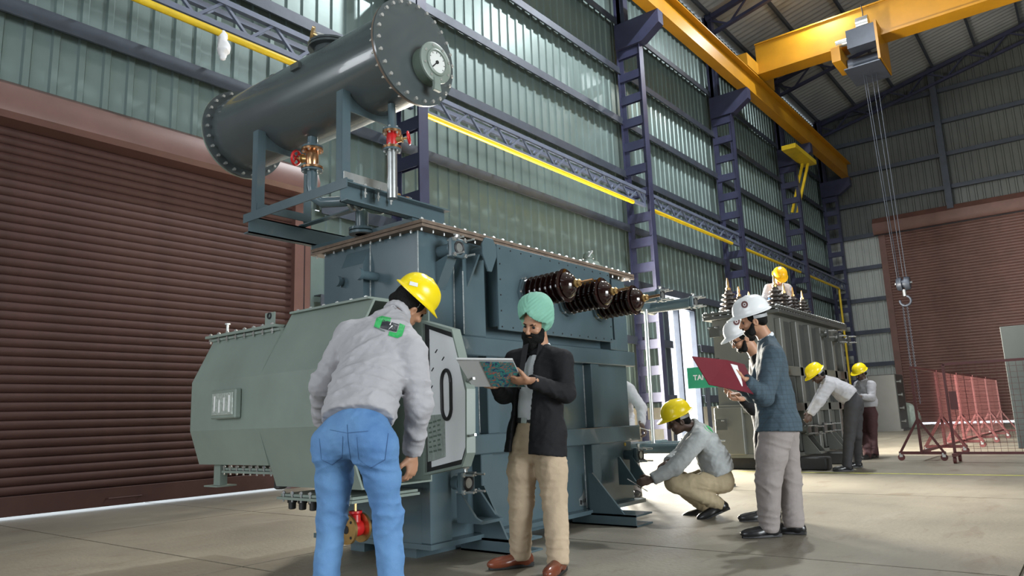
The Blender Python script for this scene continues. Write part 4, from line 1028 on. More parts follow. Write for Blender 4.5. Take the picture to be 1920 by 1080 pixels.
    for i in range(17):
        a = 2*PI*i/16; p_ = ncs+(u_*math.cos(a)+v_*math.sin(a))*(.066 if top_kind == 'jacket' else .060)*S+nd*.010-nrm(face)*.004
        if pr_ is not None: cl.cap(pr_, p_, (.013 if top_kind == 'jacket' else .009)*S, None, .006, nd, 1.9 if top_kind == 'jacket' else 1.7)
        pr_ = p_
    sd_build('collar', [cl], top if top_kind == 'jacket' else M_shirt, root)
    if top_kind == 'blazer' and tie is not None:
        sh = Sd(*bounds([J['pel'], J['chest'], J['neck']], .19*S), h)
        sh.cap(J['pel']+spine*.06*S, mid, .132*S*belly, .132*S*belly, .05, f, .74); sh.cap(mid, J['chest'], .132*S*belly, .140*S, .05, f, .74); sh.cap(J['chest'], J['neck'], .10*S, .062*S, .05)
        sh.wrinkle(.005, 26, seed+7); sh.cut(J['pel']+spine*.085*S, -spine, .4); sd_build('shirt', [sh], M_shirt, root)
        bl = Sd(*bounds([J['pel']+spine*.085], .21), .008); bl.cap(J['pel']+spine*.085*S-lat*.02, J['pel']+spine*.085*S+lat*.02, .124*S*hw_, None, .01, f, .80)
        bl.cut(J['pel']+spine*.103*S, spine); bl.cut(J['pel']+spine*.066*S, -spine); sd_build('belt', [bl], M_black, root)
        MB().obox(J['pel']+spine*.085*S+f*.106*S+lat*tie*.6, (lat, f, spine), (.022, .004, .017)).build('buckle', M_steel, root, 0)
    # --- shoes
    fr_ = nrm(fwd); toe = shoes[1:]
    for q, td, tl in (('L', toe[0], shoe_tilt[0]), ('R', toe[1], shoe_tilt[1])):
        shoe(root, J['a'+q], td if td is not None else fr_, shoes[0], S, tl)
    # --- head dress
    if hair:
        hr = Sd(*bounds([J['head']], .15*S), max(h*.7, .007))
        hr.ell(HL(0, -.020, .030), HA, (.082*S, .097*S, .094*S), .01); hr.cap(HL(-.05, -.07, -.03), HL(.05, -.07, -.03), .030*S, None, .03)
        hr.cut(HL(0, .052, .03), nrm(face)+nrm(hup)*(-.25)); sd_build('hair', [hr], M_hair, root)
    if beard:
        br = Sd(*bounds([J['head']], .20*S), .007); bs = beard if not isinstance(beard, bool) else 1.0
        br.ell(HL(0, .045, -.085), HA, ((.050+.016*bs)*S, (.048+.014*bs)*S, .050*S*bs), .02); br.ell(HL(0, .060, -.115*bs), HA, (.050*S*bs, .045*S*bs, .055*S*bs), .03)
        if bs > 1.2: br.ell(HL(0, .050, -.150), HA, (.060*S, .050*S, .075*S), .03)
        for x in (-1, 1): br.cap(HL(x*.070, .018, -.02), HL(x*.055, .05, -.085), .014*S, .030*S, .02)
        br.cap(HL(-.026, .100, -.050), HL(.026, .100, -.050), .008*S, None, .008)
        br.ell(HL(0, .100, -.066), HA, (.022*S, .02*S, .006*S), .004, sub=True); br.wrinkle(.004, 70, seed+5)
        sd_build('beard', [br], M_hair, root)
    for x in (-1, 1):
        MB().lathe(HL(x*.033, .080, .003), nrm(face), [(0, .011*S), (.006*S, .009*S), (.0085*S, .004*S)], 10).build('eye', M_black, body)
        MB().tube([HL(x*.016, .094, .021), HL(x*.032, .093, .027), HL(x*.050, .080, .022)], [.003*S, .0042*S, .0022*S], 6).build('eyebrow', M_hair, body)
    if gear[0] == 'helmet': helmet(root, HL(0, 0, .035), face, hup, gear[1], S*hat)
    return root, J, HL, HA, gar

def gnd(x, y, z=.09):
    d = at(x, y, 1.0)-CAM; return CAM+d*((z-CAM_H)/d.z)
R_, F_, U_ = RGT.copy(), FWD.copy(), Vector((0, 0, 1))
def JJ(**k): return {n: (at(*v) if isinstance(v, tuple) else v) for n, v in k.items()}
def decal(obj, polys, mat, name, parent, off=.004, cut_len=.012):
    """flat print: polygons given as viewing rays, laid onto the cloth surface"""
    from mathutils.bvhtree import BVHTree
    import bmesh
    me = obj.data; tree = BVHTree.FromPolygons([v.co[:] for v in me.vertices], [p.vertices[:] for p in me.polygons])
    for poly in polys:
        bm = bmesh.new(); vs_ = [bm.verts.new((x, y, 0)) for x, y in poly]; bm.faces.new(vs_)
        bmesh.ops.triangulate(bm, faces=bm.faces); 
        for it in range(3): bmesh.ops.subdivide_edges(bm, edges=[e for e in bm.edges if e.calc_length() > 3.0], cuts=1, use_grid_fill=False); bmesh.ops.triangulate(bm, faces=bm.faces)
        ok = True
        for v in bm.verts:
            d = (at(v.co.x, v.co.y, 1.0)-CAM).normalized(); h = tree.ray_cast(CAM, d)
            if h[0] is None: ok = False; break
            v.co = h[0]-d*off
        if ok:
            m2 = bpy.data.meshes.new(name); bm.to_mesh(m2); m2.materials.append(mat); link(bpy.data.objects.new(name, m2), parent)
        bm.free()
M_lgreen = pm('logo_green', (0.02, 0.36, 0.09), 0.6, 0, .03); M_lblack = pm('logo_black', (0.012, 0.016, 0.022), 0.6, 0, .03); M_lwhite = pm('logo_white', (.75, .75, .75), .6, 0, .02)
M_emb = pm('emblem_brown', (.13, .05, .05), .5, 0, .1); M_seam = pm('denim_seam', (.045, .11, .25), .8, 0, .1)
M_ltext = pm('logo_grey', (0.12, 0.15, 0.14), .6, 0, .03)
# 1 worker with his back to the camera, bending to the open cable box
wf = F_*.8+R_*.45; wf.z = 0
r1, J1, HL1, HA1, g1 = person('worker in grey jacket and blue jeans, back to the camera, bending towards the open box', JJ(
    head=(768, 572, 3.95), neck=(742, 592, 3.83), chest=(708, 650, 3.66), pel=(667, 795, 3.36), sL=(655, 630, 3.78), eL=(606, 722, 3.70), wL=(603, 790, 3.92),
    sR=(772, 662, 3.55), eR=(786, 758, 3.50), wR=(773, 850, 3.60), hL=(630, 838, 3.42), hR=(708, 838, 3.30), kL=(622, 975, 3.40), kR=(727, 972, 3.31),
    aL=gnd(603, 1160), aR=gnd(738, 1166)), wf, R_*.56-UP*.58+F_*.62, UP*.8+R_*.6, .008, hem=.02, legw=1.05, armw=1.1, shoes=(M_shoeb, wf, wf), belly=1.06, hat=.90,
    hands=dict(L=dict(d=-U_*.6+F_, n=R_, side=1), R=dict(d=-U_+F_*.1-R_*.05, n=-R_*.8+F_*.5, side=-1, curl=(30, 40, 30))), seed=11)
decal(g1, [[(701, 612), (706, 596), (716, 592), (734, 596), (731, 604), (717, 602), (713, 612), (711, 616)],
           [(750, 606), (760, 610), (754, 630), (745, 634), (728, 629), (730, 621), (743, 624), (747, 617)]], M_lgreen, 'logo_bracket', g1)
decal(g1, [[(718, 599), (748, 608), (743, 622), (713, 615)]], M_lblack, 'logo_panel', g1, .005)
decal(g1, [[(735, 601), (730, 609), (735, 610), (727, 619), (737, 611), (732, 609)]], M_lwhite, 'logo_bolt', g1, .007)
decal(g1, [[(701, 612), (712, 616), (722, 620), (721, 622), (711, 618), (701, 614)]], M_ltext, 'logo_caption', g1)
decal(tuple(o for o in r1.children if o.name.startswith('hard_hat'))[0], [[(769, 527), (784, 531), (783, 538), (767, 534)]], M_lwhite, 'helmet_sticker', g1.parent)
tr1 = [o for o in r1.children if o.name.startswith('trousers')][0]
def line(pts, w_=1.2): return [[(x0, y0-w_*.5), (x1, y1-w_*.5), (x1+w_*.7, y1+w_*.5), (x0+w_*.7, y0+w_*.5)] for (x0, y0), (x1, y1) in zip(pts[:-1], pts[1:])]
decal(tr1, line([(590, 800), (618, 806), (650, 812)])+line([(650, 812), (690, 808), (745, 802)])+line([(650, 796), (652, 830), (657, 862)], 1.6)+line([(598, 822), (602, 862), (622, 872), (641, 858), (642, 818)])+line([(668, 820), (672, 862), (694, 878), (722, 862), (728, 812)]), M_seam, 'denim_seam', tr1, .003)
# 2 man in the mint turban with a tablet folder
sf = -R_*.55-F_*.83; sf.z = 0
r2, J2, HL2, HA2, g2 = person('bearded man in mint green turban and black blazer reading an open folder', JJ(
    head=(1004, 606, 5.00), neck=(1014, 655, 5.0), chest=(1012, 705, 4.95), pel=(1004, 815, 4.87), sL=(1055, 676, 4.86), eL=(1062, 738, 4.76), wL=(994, 714, 4.56),
    sR=(966, 676, 5.08), eR=(944, 740, 4.95), wR=(930, 722, 4.70), hL=(1030, 838, 4.80), hR=(982, 838, 4.90), kL=(1040, 935, 4.72), kR=(977, 935, 4.83),
    aL=gnd(1046, 1046), aR=gnd(976, 1036)), sf, -R_*.50-F_*.75-UP*.30, UP*.9-R_*.12-F_*.35, .008, top=M_blaz, top_kind='blazer', trou=M_khaki, shoes=(M_shoet, -R_*.35-F_*.9, -R_*.95-F_*.35),
    gear=('none', None), hands=dict(L=dict(d=-R_+F_*.1, n=F_*.6+UP*.7, side=-1, curl=(20, 25, 15), tc=.5), R=dict(d=-R_*.3-F_*.6, n=UP, side=1)),
    legw=1.30, beard=1.45, hair=False, tie=.05, seed=21, hem=-.13, belly=1.02, hand_h=.005)
tb = Sd(*bounds([J2['head']], .24), .006)
tb.ell(HL2(0, -.022, .075), HA2, (.120, .134, .105), .02); tb.ell(HL2(.012, -.035, .116), HA2, (.118, .124, .092), .02); tb.ell(HL2(0, -.06, .02), HA2, (.098, .075, .075), .03)
for x in (-1, 1): tb.ell(HL2(x*.052, -.028, .012), HA2, (.058, .085, .075), .02)
for x in (-1, 1): tb.cap(HL2(x*.085, .02, .03), HL2(x*.012, .098, .075), .020, .018, .02); tb.cap(HL2(x*.100, -.02, .02), HL2(x*.02, .085, .105), .022, .020, .02)
idx = np.argwhere(np.abs(tb.D) < .03); P_ = np.stack([tb.ax[i][idx[:, i]] for i in range(3)], -1)-np.array(J2['head']); loc = P_@np.array(HA2).T
ph = (loc[:, 2]*.80-np.abs(loc[:, 0]-.01)*.75*np.sign(.03+loc[:, 1]))*260
tb.D[idx[:, 0], idx[:, 1], idx[:, 2]] += (.0042*np.abs(np.sin(ph*.5))-.002).astype(np.float32)
sl_, PP = tb.blk(np.array(J2['head'])-.24, np.array(J2['head'])+.24); lc = (PP-np.array(J2['head']))@np.array(HA2).T
tb.D[sl_] = np.maximum(tb.D[sl_], -np.maximum(.030-lc[..., 1], (lc[..., 2]-(.116-.90*np.abs(lc[..., 0]-.004)))*.72).astype(np.float32))
sd_build('turban', [tb], M_turb, r2)
MB().prism([HL2(-.013, .066, .088), HL2(.017, .066, .088), HL2(.003, .058, .112)], nrm(J2['head']-CAM)*-.02).build('turban_underfold', M_red, r2, 0)
for sx in (-1, 1): MB().prism([g2.location+J2['neck']+(J2['chest']-J2['neck'])*t_+nrm(sf)*(.10+.045*t_)+nrm(R_)*sx*(.035+w_) for t_, w_ in ((-.2, .0), (-.1, .035), (.75, .028), (1.5, .012), (1.5, -.004))], nrm(sf)*.006).build('lapel', M_blaz, g2, 0)
# 3 man in the blue tweed blazer
bf = -R_*.95+F_*.28; bf.z = 0
r3, J3, HL3, HA3, g3 = person('man in blue tweed blazer and white helmet, seen from behind, holding a maroon file', JJ(
    head=(1412, 600, 5.88), neck=(1437, 636, 5.86), chest=(1447, 684, 5.80), pel=(1456, 800, 5.70), sL=(1450, 668, 5.62), eL=(1432, 744, 5.50), wL=(1396, 712, 5.42),
    sR=(1447, 660, 6.02), eR=(1412, 738, 6.02), wR=(1382, 716, 5.76), hL=(1450, 815, 5.60), hR=(1463, 815, 5.80), kL=(1441, 902, 5.55), kR=(1480, 898, 5.75),
    aL=gnd(1442, 984), aR=gnd(1488, 979)), bf, -R_*.93+F_*.22-UP*.32, UP-R_*.3, .009, top=M_tweed, top_kind='blazer', trou=M_gtrou, shoes=(M_shoeb, -R_*.95-F_*.1, -R_*.75+F_*.5),
    gear=('helmet', M_hwh), hands=dict(L=dict(d=-R_+UP*.1, n=UP*.8+F_*.5, side=-1, curl=(25, 30, 20)), R=dict(d=-R_-F_*.2, n=UP, side=1)), legw=1.45, hipw=1.15, beard=.75, seed=31, hem=-.04, belly=1.24, armw=1.2)
# 4 second white helmet
r4, J4, HL4, HA4, g4 = person('man in white helmet and dark jacket half hidden behind the tweed blazer', JJ(
    head=(1392, 634, 6.70), neck=(1418, 666, 6.70), chest=(1430, 715, 6.67), pel=(1440, 828, 6.59), sL=(1428, 700, 6.47), eL=(1412, 765, 6.45), wL=(1392, 748, 6.35),
    sR=(1428, 695, 6.89), eR=(1405, 760, 6.89), wR=(1385, 740, 6.75), hL=(1438, 838, 6.50), hR=(1446, 838, 6.69), kL=(1440, 908, 6.45), kR=(1452, 908, 6.67),
    aL=gnd(1432, 957), aR=gnd(1456, 953)), bf, -R_*.9-UP*.5-F_*.05, UP*.9-R_*.5, .013, top=M_blaz, top_kind='blazer', trou=M_btrou, shoes=(M_shoeb, -R_, -R_), gear=('helmet', M_hwh),
    hands=dict(L=dict(d=-R_, n=UP, side=-1), R=dict(d=-R_, n=UP, side=1)), beard=.6, seed=41, hand_h=.008)
MB().torus(HL4(-.034, .104, .004), nrm(-R_*.9-UP*.5), .022, .003, 16, 6).torus(HL4(.034, .104, .004), nrm(-R_*.9-UP*.5), .022, .003, 16, 6).tube([HL4(-.056, .10, .006), HL4(-.08, 0, .004)], .003, 6).build('spectacles', M_black, r4)
for rr_, cc in ((r3, (1396, 571)), (r4, (1381, 603))):
    hh = [o for o in rr_.children if o.name.startswith('hard_hat')][0]
    circ = lambda r_: [(cc[0]+r_*math.cos(2*PI*i/14), cc[1]+r_*1.05*math.sin(2*PI*i/14)) for i in range(14)]
    decal(hh, [circ(6.5)], M_emb, 'helmet_emblem', hh, .003); decal(hh, [circ(3.0)], M_lwhite, 'helmet_emblem', hh, .004); decal(hh, [circ(1.8)], M_emb, 'helmet_emblem', hh, .005)
# 5 crouching worker
cf = -R_*.98-F_*.12; cf.z = 0
r5, J5, HL5, HA5, g5 = person('worker in yellow helmet and khaki trousers crouching beside the transformer foot', JJ(
    head=(1272, 788, 6.86), neck=(1301, 801, 6.88), chest=(1323, 826, 6.86), pel=(1350, 890, 6.80), sL=(1313, 820, 6.68), eL=(1266, 876, 6.58), wL=(1222, 899, 6.55),
    sR=(1308, 812, 7.04), eR=(1272, 858, 7.02), wR=(1252, 866, 6.86), hL=(1350, 905, 6.70), hR=(1350, 900, 6.90), kL=(1262, 906, 6.62), kR=(1262, 900, 6.92),
    aL=(1345, 944, 6.64), aR=(1322, 951, 6.92)), cf, -R_*.92-UP*.40-F_*.08, UP*.95-R_*.42, .010, top=M_gjack2, trou=M_khaki2, skin=M_skind, shoes=(M_shoeb, -R_, -R_), hem=.015, belly=1.2, armw=1.2,
    hands=dict(L=dict(d=-R_-U_*.25, n=F_*.5-U_*.4, side=-1, curl=(30, 40, 30)), R=dict(d=-R_*.8-U_*.4, n=-U_, side=1)), seed=51, shoe_tilt=(.35, .1), legw=1.18)
decal(g5, [[(1321, 795), (1331, 800), (1338, 812), (1330, 806)], [(1318, 796), (1324, 806), (1336, 813), (1326, 806)]], M_lgreen, 'logo_bracket', g5)
# 6 worker behind the tank end
hf = -R_*.4-F_*.9; hf.z = 0
r6 = person('worker mostly hidden behind the far end of the front transformer, grey sleeve showing', JJ(
    head=(1146, 672, 8.75), neck=(1152, 702, 8.72), chest=(1158, 738, 8.68), pel=(1166, 815, 8.58), sL=(1180, 732, 8.5), eL=(1203, 765, 8.36), wL=(1203, 797, 8.2),
    sR=(1134, 730, 8.85), eR=(1125, 770, 8.7), wR=(1140, 790, 8.5), hL=(1180, 828, 8.5), hR=(1155, 828, 8.62), kL=(1190, 880, 8.42), kR=(1158, 880, 8.6),
    aL=gnd(1195, 918), aR=gnd(1160, 912)), hf, -R_*.5-F_*.6-UP*.5, UP, .014, top=M_gjack, trou=M_gtrou, skin=M_skind, shoes=(M_shoeb, hf, hf), seed=61, hem=.04,
    hands=dict(L=dict(d=-U_*.8+R_*.4, n=-R_, side=1, curl=(40, 50, 40)), R=dict(d=-U_, n=R_, side=-1)), hand_h=.008)[0]
# 7 bending worker at the far transformer
lf = -R_.copy(); lf.z = 0
r7, J7, HL7, HA7, g7 = person('worker in black trousers leaning over with both hands at the far transformer', JJ(
    head=(1532, 703, 11.45), neck=(1547, 713, 11.42), chest=(1562, 722, 11.40), pel=(1600, 748, 11.25), sL=(1556, 722, 11.2), eL=(1537, 752, 11.1), wL=(1519, 778, 11.1),
    sR=(1553, 716, 11.62), eR=(1535, 748, 11.6), wR=(1517, 774, 11.5), hL=(1597, 765, 11.12), hR=(1603, 762, 11.42), kL=(1592, 820, 11.1), kR=(1606, 815, 11.4),
    aL=gnd(1588, 872), aR=gnd(1606, 866)), lf-U_*.6, -R_*.75-UP*.65, UP*.75-R_*.65, .016, top=M_gjack, trou=M_btrou, skin=M_skind, shoes=(M_shoeb, lf, lf), seed=71, belly=1.25, armw=1.25, hem=.03, hand_h=.011,
    hands=dict(L=dict(d=-U_*.7-R_*.5, n=F_, side=1), R=dict(d=-U_*.7-R_*.5, n=-F_, side=1)), legw=1.3, hipw=1.15)
# 8 far standing worker
of = -R_*.8-F_*.6; of.z = 0
r8 = person('farthest standing worker in yellow helmet with maroon trousers and white shirt', JJ(
    head=(1613, 700, 14.02), neck=(1619, 714, 14.02), chest=(1621, 730, 13.98), pel=(1627, 768, 13.92), sL=(1634, 722, 13.82), eL=(1634, 746, 13.7), wL=(1614, 744, 13.55),
    sR=(1609, 722, 14.15), eR=(1606, 744, 14.0), wR=(1608, 748, 13.7), hL=(1633, 778, 13.85), hR=(1622, 778, 13.98), kL=(1636, 815, 13.8), kR=(1624, 815, 13.95),
    aL=gnd(1639, 850), aR=gnd(1626, 852)), of, -R_*.8-F_*.3-UP*.4, UP, .016, top=M_gjack, trou=M_maro, skin=M_skind, shoes=(M_shoeb, of, of), seed=81, belly=1.2, armw=1.2, hem=.05, hand_h=.011, tie=None,
    hands=dict(L=dict(d=-R_, n=F_, side=1), R=dict(d=-R_, n=F_, side=1)), legw=1.3, hipw=1.1)[0]
# 9 worker squatting on top of the far transformer
tf = -F_*.9-R_*.2; tf.z = 0
r9 = person('worker in orange-yellow helmet squatting on top of the far transformer', JJ(
    head=(1461, 521, 12.95), neck=(1460, 534, 13.1), chest=(1458, 546, 13.15), pel=(1457, 576, 13.25), sL=(1476, 541, 13.1), eL=(1482, 562, 12.95), wL=(1475, 582, 12.8),
    sR=(1442, 541, 13.1), eR=(1435, 562, 12.95), wR=(1441, 582, 12.8), hL=(1464, 580, 13.2), hR=(1449, 580, 13.2), kL=(1470, 562, 12.85), kR=(1447, 562, 12.85),
    aL=gnd(1471, 588, 2.72), aR=gnd(1447, 589, 2.72)), tf, -F_*.75-UP*.6, UP, .015, top=M_gjack, trou=M_jean, skin=M_skin, shoes=(M_shoeb, tf, tf), gear=('helmet', M_hor), seed=91, belly=1.15, armw=1.2, hem=.05, hand_h=.010,
    hands=dict(L=dict(d=-U_-F_*.3, n=-R_, side=1), R=dict(d=-U_-F_*.3, n=R_, side=1)))[0]

# ================================================================== second transformer
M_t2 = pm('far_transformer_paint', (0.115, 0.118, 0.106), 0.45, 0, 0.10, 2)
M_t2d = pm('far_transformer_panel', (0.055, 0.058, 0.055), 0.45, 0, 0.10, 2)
M_bush = pm('grey_porcelain', (0.045, 0.035, 0.030), 0.4, 0, 0.1)
T2 = thing('power_transformer', (13.8, 4.5, 0), 'second transformer in the background with a worker squatting on its lid', 'transformer')
A0, A1, B0, B1 = 11.85, 15.75, 4.0, 5.02
MB().box(A0, A1, B0, B1, .24, 2.50).build('tank', M_t2, T2, 0)
MB().box(A0-.02, A1+.02, B0-.10, B1+.02, .20, .26).build('base_plate', M_t2, T2, 0)
for (z0, z1) in ((1.50, 1.66), (.92, 1.06)): MB().box(A0-.08, A1, B0-.10, B1, z0, z1).build('horizontal_stiffener', M_t2, T2, 0, .01)
for x in (11.95, 12.75, 13.45, 14.15, 14.85, 15.5): MB().box(x, x+.16, B0-.10, B0, .26, 2.44).build('vertical_stiffener', M_t2, T2, 0, .01)
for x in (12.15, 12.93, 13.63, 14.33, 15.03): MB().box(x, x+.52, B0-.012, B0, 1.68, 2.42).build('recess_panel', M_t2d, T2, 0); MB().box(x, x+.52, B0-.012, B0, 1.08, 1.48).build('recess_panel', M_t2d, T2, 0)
MB().box(A0-.10, A0, B1-.42, B1+.06, .26, 1.02).build('end_cabinet', M_t2, T2, 0, .01)
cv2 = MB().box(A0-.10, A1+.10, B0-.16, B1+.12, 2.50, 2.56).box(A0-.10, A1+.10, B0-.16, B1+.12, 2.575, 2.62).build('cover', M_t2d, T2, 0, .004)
for i in range(30): inst(BOLT, cv2, (A0-.06+(A1-A0+.12)*i/29, B0-.12, 2.62), name='bolt', scale=(1.5, 1.5, 1.2))
for i in range(1, 10): inst(BOLT, cv2, (A0-.06, B0-.12+(B1-B0+.2)*i/9, 2.62), name='bolt', scale=(1.5, 1.5, 1.2))
pr2 = [(0, .13), (.03, .13), (.03, .08)]
for q in range(4): pr2 += [(.05+q*.065, .075-.006*q), (.07+q*.065, .145-.018*q), (.085+q*.065, .145-.018*q), (.10+q*.065, .07-.006*q)]
pr2 += [(.32, .05), (.34, .035)]
bus2 = MB().lathe((0, 0, 0), (0, 0, 1), pr2, 18).mesh('bushing', M_bush, 35); tip2 = MB().lathe((0, 0, 0), (0, 0, 1), [(.33, .035), (.37, .04), (.38, .02), (.44, .022), (.52, .008)], 10).mesh('terminal', M_brass, 35)
for (x, y_, s_) in ((12.35, 4.06, 1.15), (12.72, 4.03, .95), (13.10, 4.0, .9), (13.62, 4.0, .9), (12.1, 4.78, 1.2), (12.5, 4.75, 1.0), (12.9, 4.72, .9)):
    o = inst(bus2, T2, (x, y_, 2.62), name='bushing', scale=(s_,)*3); o2 = bpy.data.objects.new('terminal', tip2); COL.objects.link(o2); o2.parent = o
for (x, z) in ((12.4, .62), (12.75, .60), (13.3, .62), (13.8, .62), (14.9, 2.25), (15.6, 2.28), (14.2, 2.3)):
    v2 = MB().cyl((x, B0, z), (x, B0-.22, z), .055, n=12).build('valve_stub', M_t2, T2); MB().box(x-.09, x+.09, B0-.25, B0-.22, z-.09, z+.09).build('square_flange', M_t2d, v2, 0)
    for sx in (-.06, .06): [MB().cyl((x+sx, B0-.2, z+q_), (x+sx, B0-.36, z+q_), .010, n=6).build('stud', M_zinc, v2) for q_ in (-.06, .06)]
for (y_, z) in ((4.9, 2.28), (4.95, 1.75), (4.92, .75)):
    v2 = MB().cyl((A0, y_, z), (A0-.20, y_, z), .05, n=12).build('valve_stub', M_t2, T2); MB().box(A0-.23, A0-.20, y_-.09, y_+.09, z-.09, z+.09).build('square_flange', M_t2d, v2, 0)
    for sy in (-.06, .06): MB().cyl((A0-.18, y_+sy, z+.06), (A0-.33, y_+sy, z+.06), .010, n=6).build('stud', M_zinc, v2)
for x in (12.5, 13.9): MB().prism([(x, B0-.1, .26), (x, B0-.34, .26), (x, B0-.1, .60)], (.03, 0, 0)).prism([(x+.3, B0-.1, .26), (x+.3, B0-.34, .26), (x+.3, B0-.1, .60)], (.03, 0, 0)).box(x, x+.33, B0-.36, B0, .23, .26).build('jacking_pad', M_t2, T2, 0)
M_sleep = pm('black_sleeper', (0.018, 0.018, 0.018), 0.7, 0, .2, 5)
for x, lb in ((12.05, 'black timber sleeper under the near end of the second transformer'), (13.4, 'black timber sleeper under the middle of the second transformer'), (15.2, 'black timber sleeper under the far end of the second transformer')):
    props(MB().box(x, x+.32, 3.45, 5.3, 0.0, .20).build('sleeper', M_sleep, None, 0, .02), lb, 'sleeper', 'sleepers under the second transformer')

# ------------------------------------------------------------------ overhead crane
CR_ = thing('overhead_crane', (27.4, 4.0, 13.9), 'yellow overhead travelling crane with hoist and hanging hook block', 'crane')
gx0, gx1 = 27.2, 27.75
MB().box(gx0, gx1, -14.6, 8.75, 14.02, 15.22).build('girder', M_yel, CR_, 0)
MB().box(gx0-.12, gx1+.12, -14.6, 8.75, 13.94, 14.02).build('girder_bottom_flange', M_yel, CR_, 0)
MB().box(gx0-.06, gx1+.06, -14.6, 8.75, 15.22, 15.27).build('girder_top_flange', M_yel, CR_, 0)
MB().box(26.0, 29.0, 8.70, 9.10, 13.93, 14.45).build('end_carriage', M_yel, CR_, 0)
for x in (26.3, 28.7): MB().cyl((x, 8.82, 14.05), (x, 8.98, 14.05), .20, n=18).build('wheel', M_girt, CR_)
hc = MB().box(26.55, 27.1, 4.30, 5.30, 13.55, 14.25).build('hoist_frame', M_girt, CR_, 0)
MB().box(26.5, 28.3, 4.28, 4.36, 12.85, 14.3).build('hoist_plate', M_yel, CR_, 0); MB().box(26.5, 27.9, 5.55, 5.85, 13.2, 13.75).build('hoist_plate', M_yel, CR_, 0)
MB().cyl((26.8, 4.55, 14.45), (26.8, 4.95, 14.45), .24, n=18).build('hoist_motor', M_steel, CR_); MB().cyl((26.8, 4.95, 13.95), (26.8, 5.7, 13.95), .14, n=14).build('hoist_gearbox', M_steel, CR_)
MB().cyl((27.5, 4.4, 13.3), (27.5, 5.5, 13.3), .26, n=24).build('rope_drum', M_girt, CR_)
MB().box(26.55, 28.3, 4.32, 5.5, 12.80, 12.84).build('hoist_tray', M_girt, CR_, 0)
for y_ in (4.45, 5.2): MB().cyl((26.95, y_, 14.12), (27.1, y_, 14.12), .12, n=14).build('trolley_wheel', M_steel, CR_)
MB().tube([(26.9, 4.75, 15.2), (26.88, 4.72, 14.9), (26.86, 4.74, 14.6)], .018, 6).build('festoon_cable', M_black, CR_)
hb_ = Vector((27.6, 4.72, 5.0))
for dx, dy in ((-.10, .14), (.0, .10), (.10, -.02), (.05, -.12)):
    MB().cyl((27.5+dx, 4.85+dy*1.5, 13.1), (hb_.x+dx, hb_.y+dy, 5.15), .011, n=6).build('rope', M_girt, CR_)
hk = MB().lathe((hb_.x, hb_.y-.22, 5.05), (0, 1, 0), [(0, .20), (.05, .23), (.16, .23), (.17, .15), (.24, .15), (.25, .23), (.36, .23), (.41, .20)], 22).build('hook_block', M_girt, CR_)
MB().bar((hb_.x, hb_.y-.28, 5.07), (hb_.x, hb_.y+.25, 5.07), .05, .05).build('block_pin', M_steel, hk)
MB().cyl((hb_.x, hb_.y, 4.62), (hb_.x, hb_.y, 4.85), .06, n=12).build('hook_shank', M_steel, hk)
MB().tube([(hb_.x, hb_.y+.17*math.sin(a), 4.46-.17*math.cos(a)) for a in [math.radians(q) for q in range(-160, 120, 20)]], .038, 10).build('hook', M_girt, hk)
ch_ = thing('lifting_chain', (27.6, 4.85, 2.0), 'long lifting chain hanging from the crane hook before the far shutter', 'chain')
for k_, (y0, z1_) in enumerate(((hb_.y-.03, 1.0), (hb_.y+.10, 0.75))):
    lk = MB().torus((0, 0, 0), (1, 0, 0), .026, .007, 10, 5); lm = lk.mesh('chain_link', M_girt, 40)
    z = 4.30; i = 0
    while z > z1_:
        inst(lm, ch_, (27.6, y0+.0*i, z), (0, 0, PI/2*(i % 2)), 'chain_link', (1, 1, 1.3)); z -= .054; i += 1
# yellow strut bracket under the far runway beam
sb_ = thing('wall_bracket', (33.2, 9.2, 10.0), 'yellow walkway bracket with slanting strut under the far runway beam', 'bracket')
MB().box(31.2, 34.2, 8.75, 9.35, 12.10, 12.30).build('bracket_arm', M_yelp, sb_, 0); MB().bar((33.6, 9.2, 12.1), (33.6, 9.9, 9.9), .10, .10).build('bracket_strut', M_yelp, sb_, 0); MB().bar((33.75, 9.0, 12.1), (33.75, 9.8, 9.6), .10, .10).build('bracket_strut', M_yelp, sb_, 0)

# ------------------------------------------------------------------ high bay lamps
def bay_lamp(x, y, label, watts):
    zr = roof_z(y); zl = zr-(1.35 if x > 26 else 1.65)
    t = thing('high_bay_lamp', (x, y, zl), label, 'lamp', 'high bay lamps under the roof')
    MB().lathe((x, y, zl), (0, 0, 1), [(0, .30), (.05, .29), (.16, .18), (.22, .10), (.34, .09)], 24, caps=False).build('lamp_shade', M_steel, t)
    MB().lathe((x, y, zl+.02), (0, 0, 1), [(0, .26), (.02, .26)], 20).build('lamp_lens', M_lamp, t)
    MB().tube([(x, y, zl+.3), (x, y, zr-.1)], .015, 6).build('lamp_rod', M_girt, t)
    l = bpy.data.lights.new('lamp_light', 'AREA'); l.shape = 'DISK'; l.size = .5; l.energy = watts; l.color = (.93, .97, 1)
    o = bpy.data.objects.new('lamp_light', l); COL.objects.link(o); o.parent = t; o.location = (0, 0, -.03)
for (x, y, lb, wt) in ((26.7, 6.15, 'glowing high bay lamp at the top edge above the crane girder', 330), (20.3, 5.0, 'high bay lamp over the middle of the hall', 800), (14.5, 4.4, 'high bay lamp over the second transformer', 2300), (5.0, 4.6, 'high bay lamp over the front transformer', 70),
                       (-4.5, 4.6, 'high bay lamp towards the rear of the hall', 60), (14.5, -6.0, 'high bay lamp over the far aisle', 150), (3.0, -6.0, 'high bay lamp behind the photographer', 80)):
    bay_lamp(x, y, lb, wt)

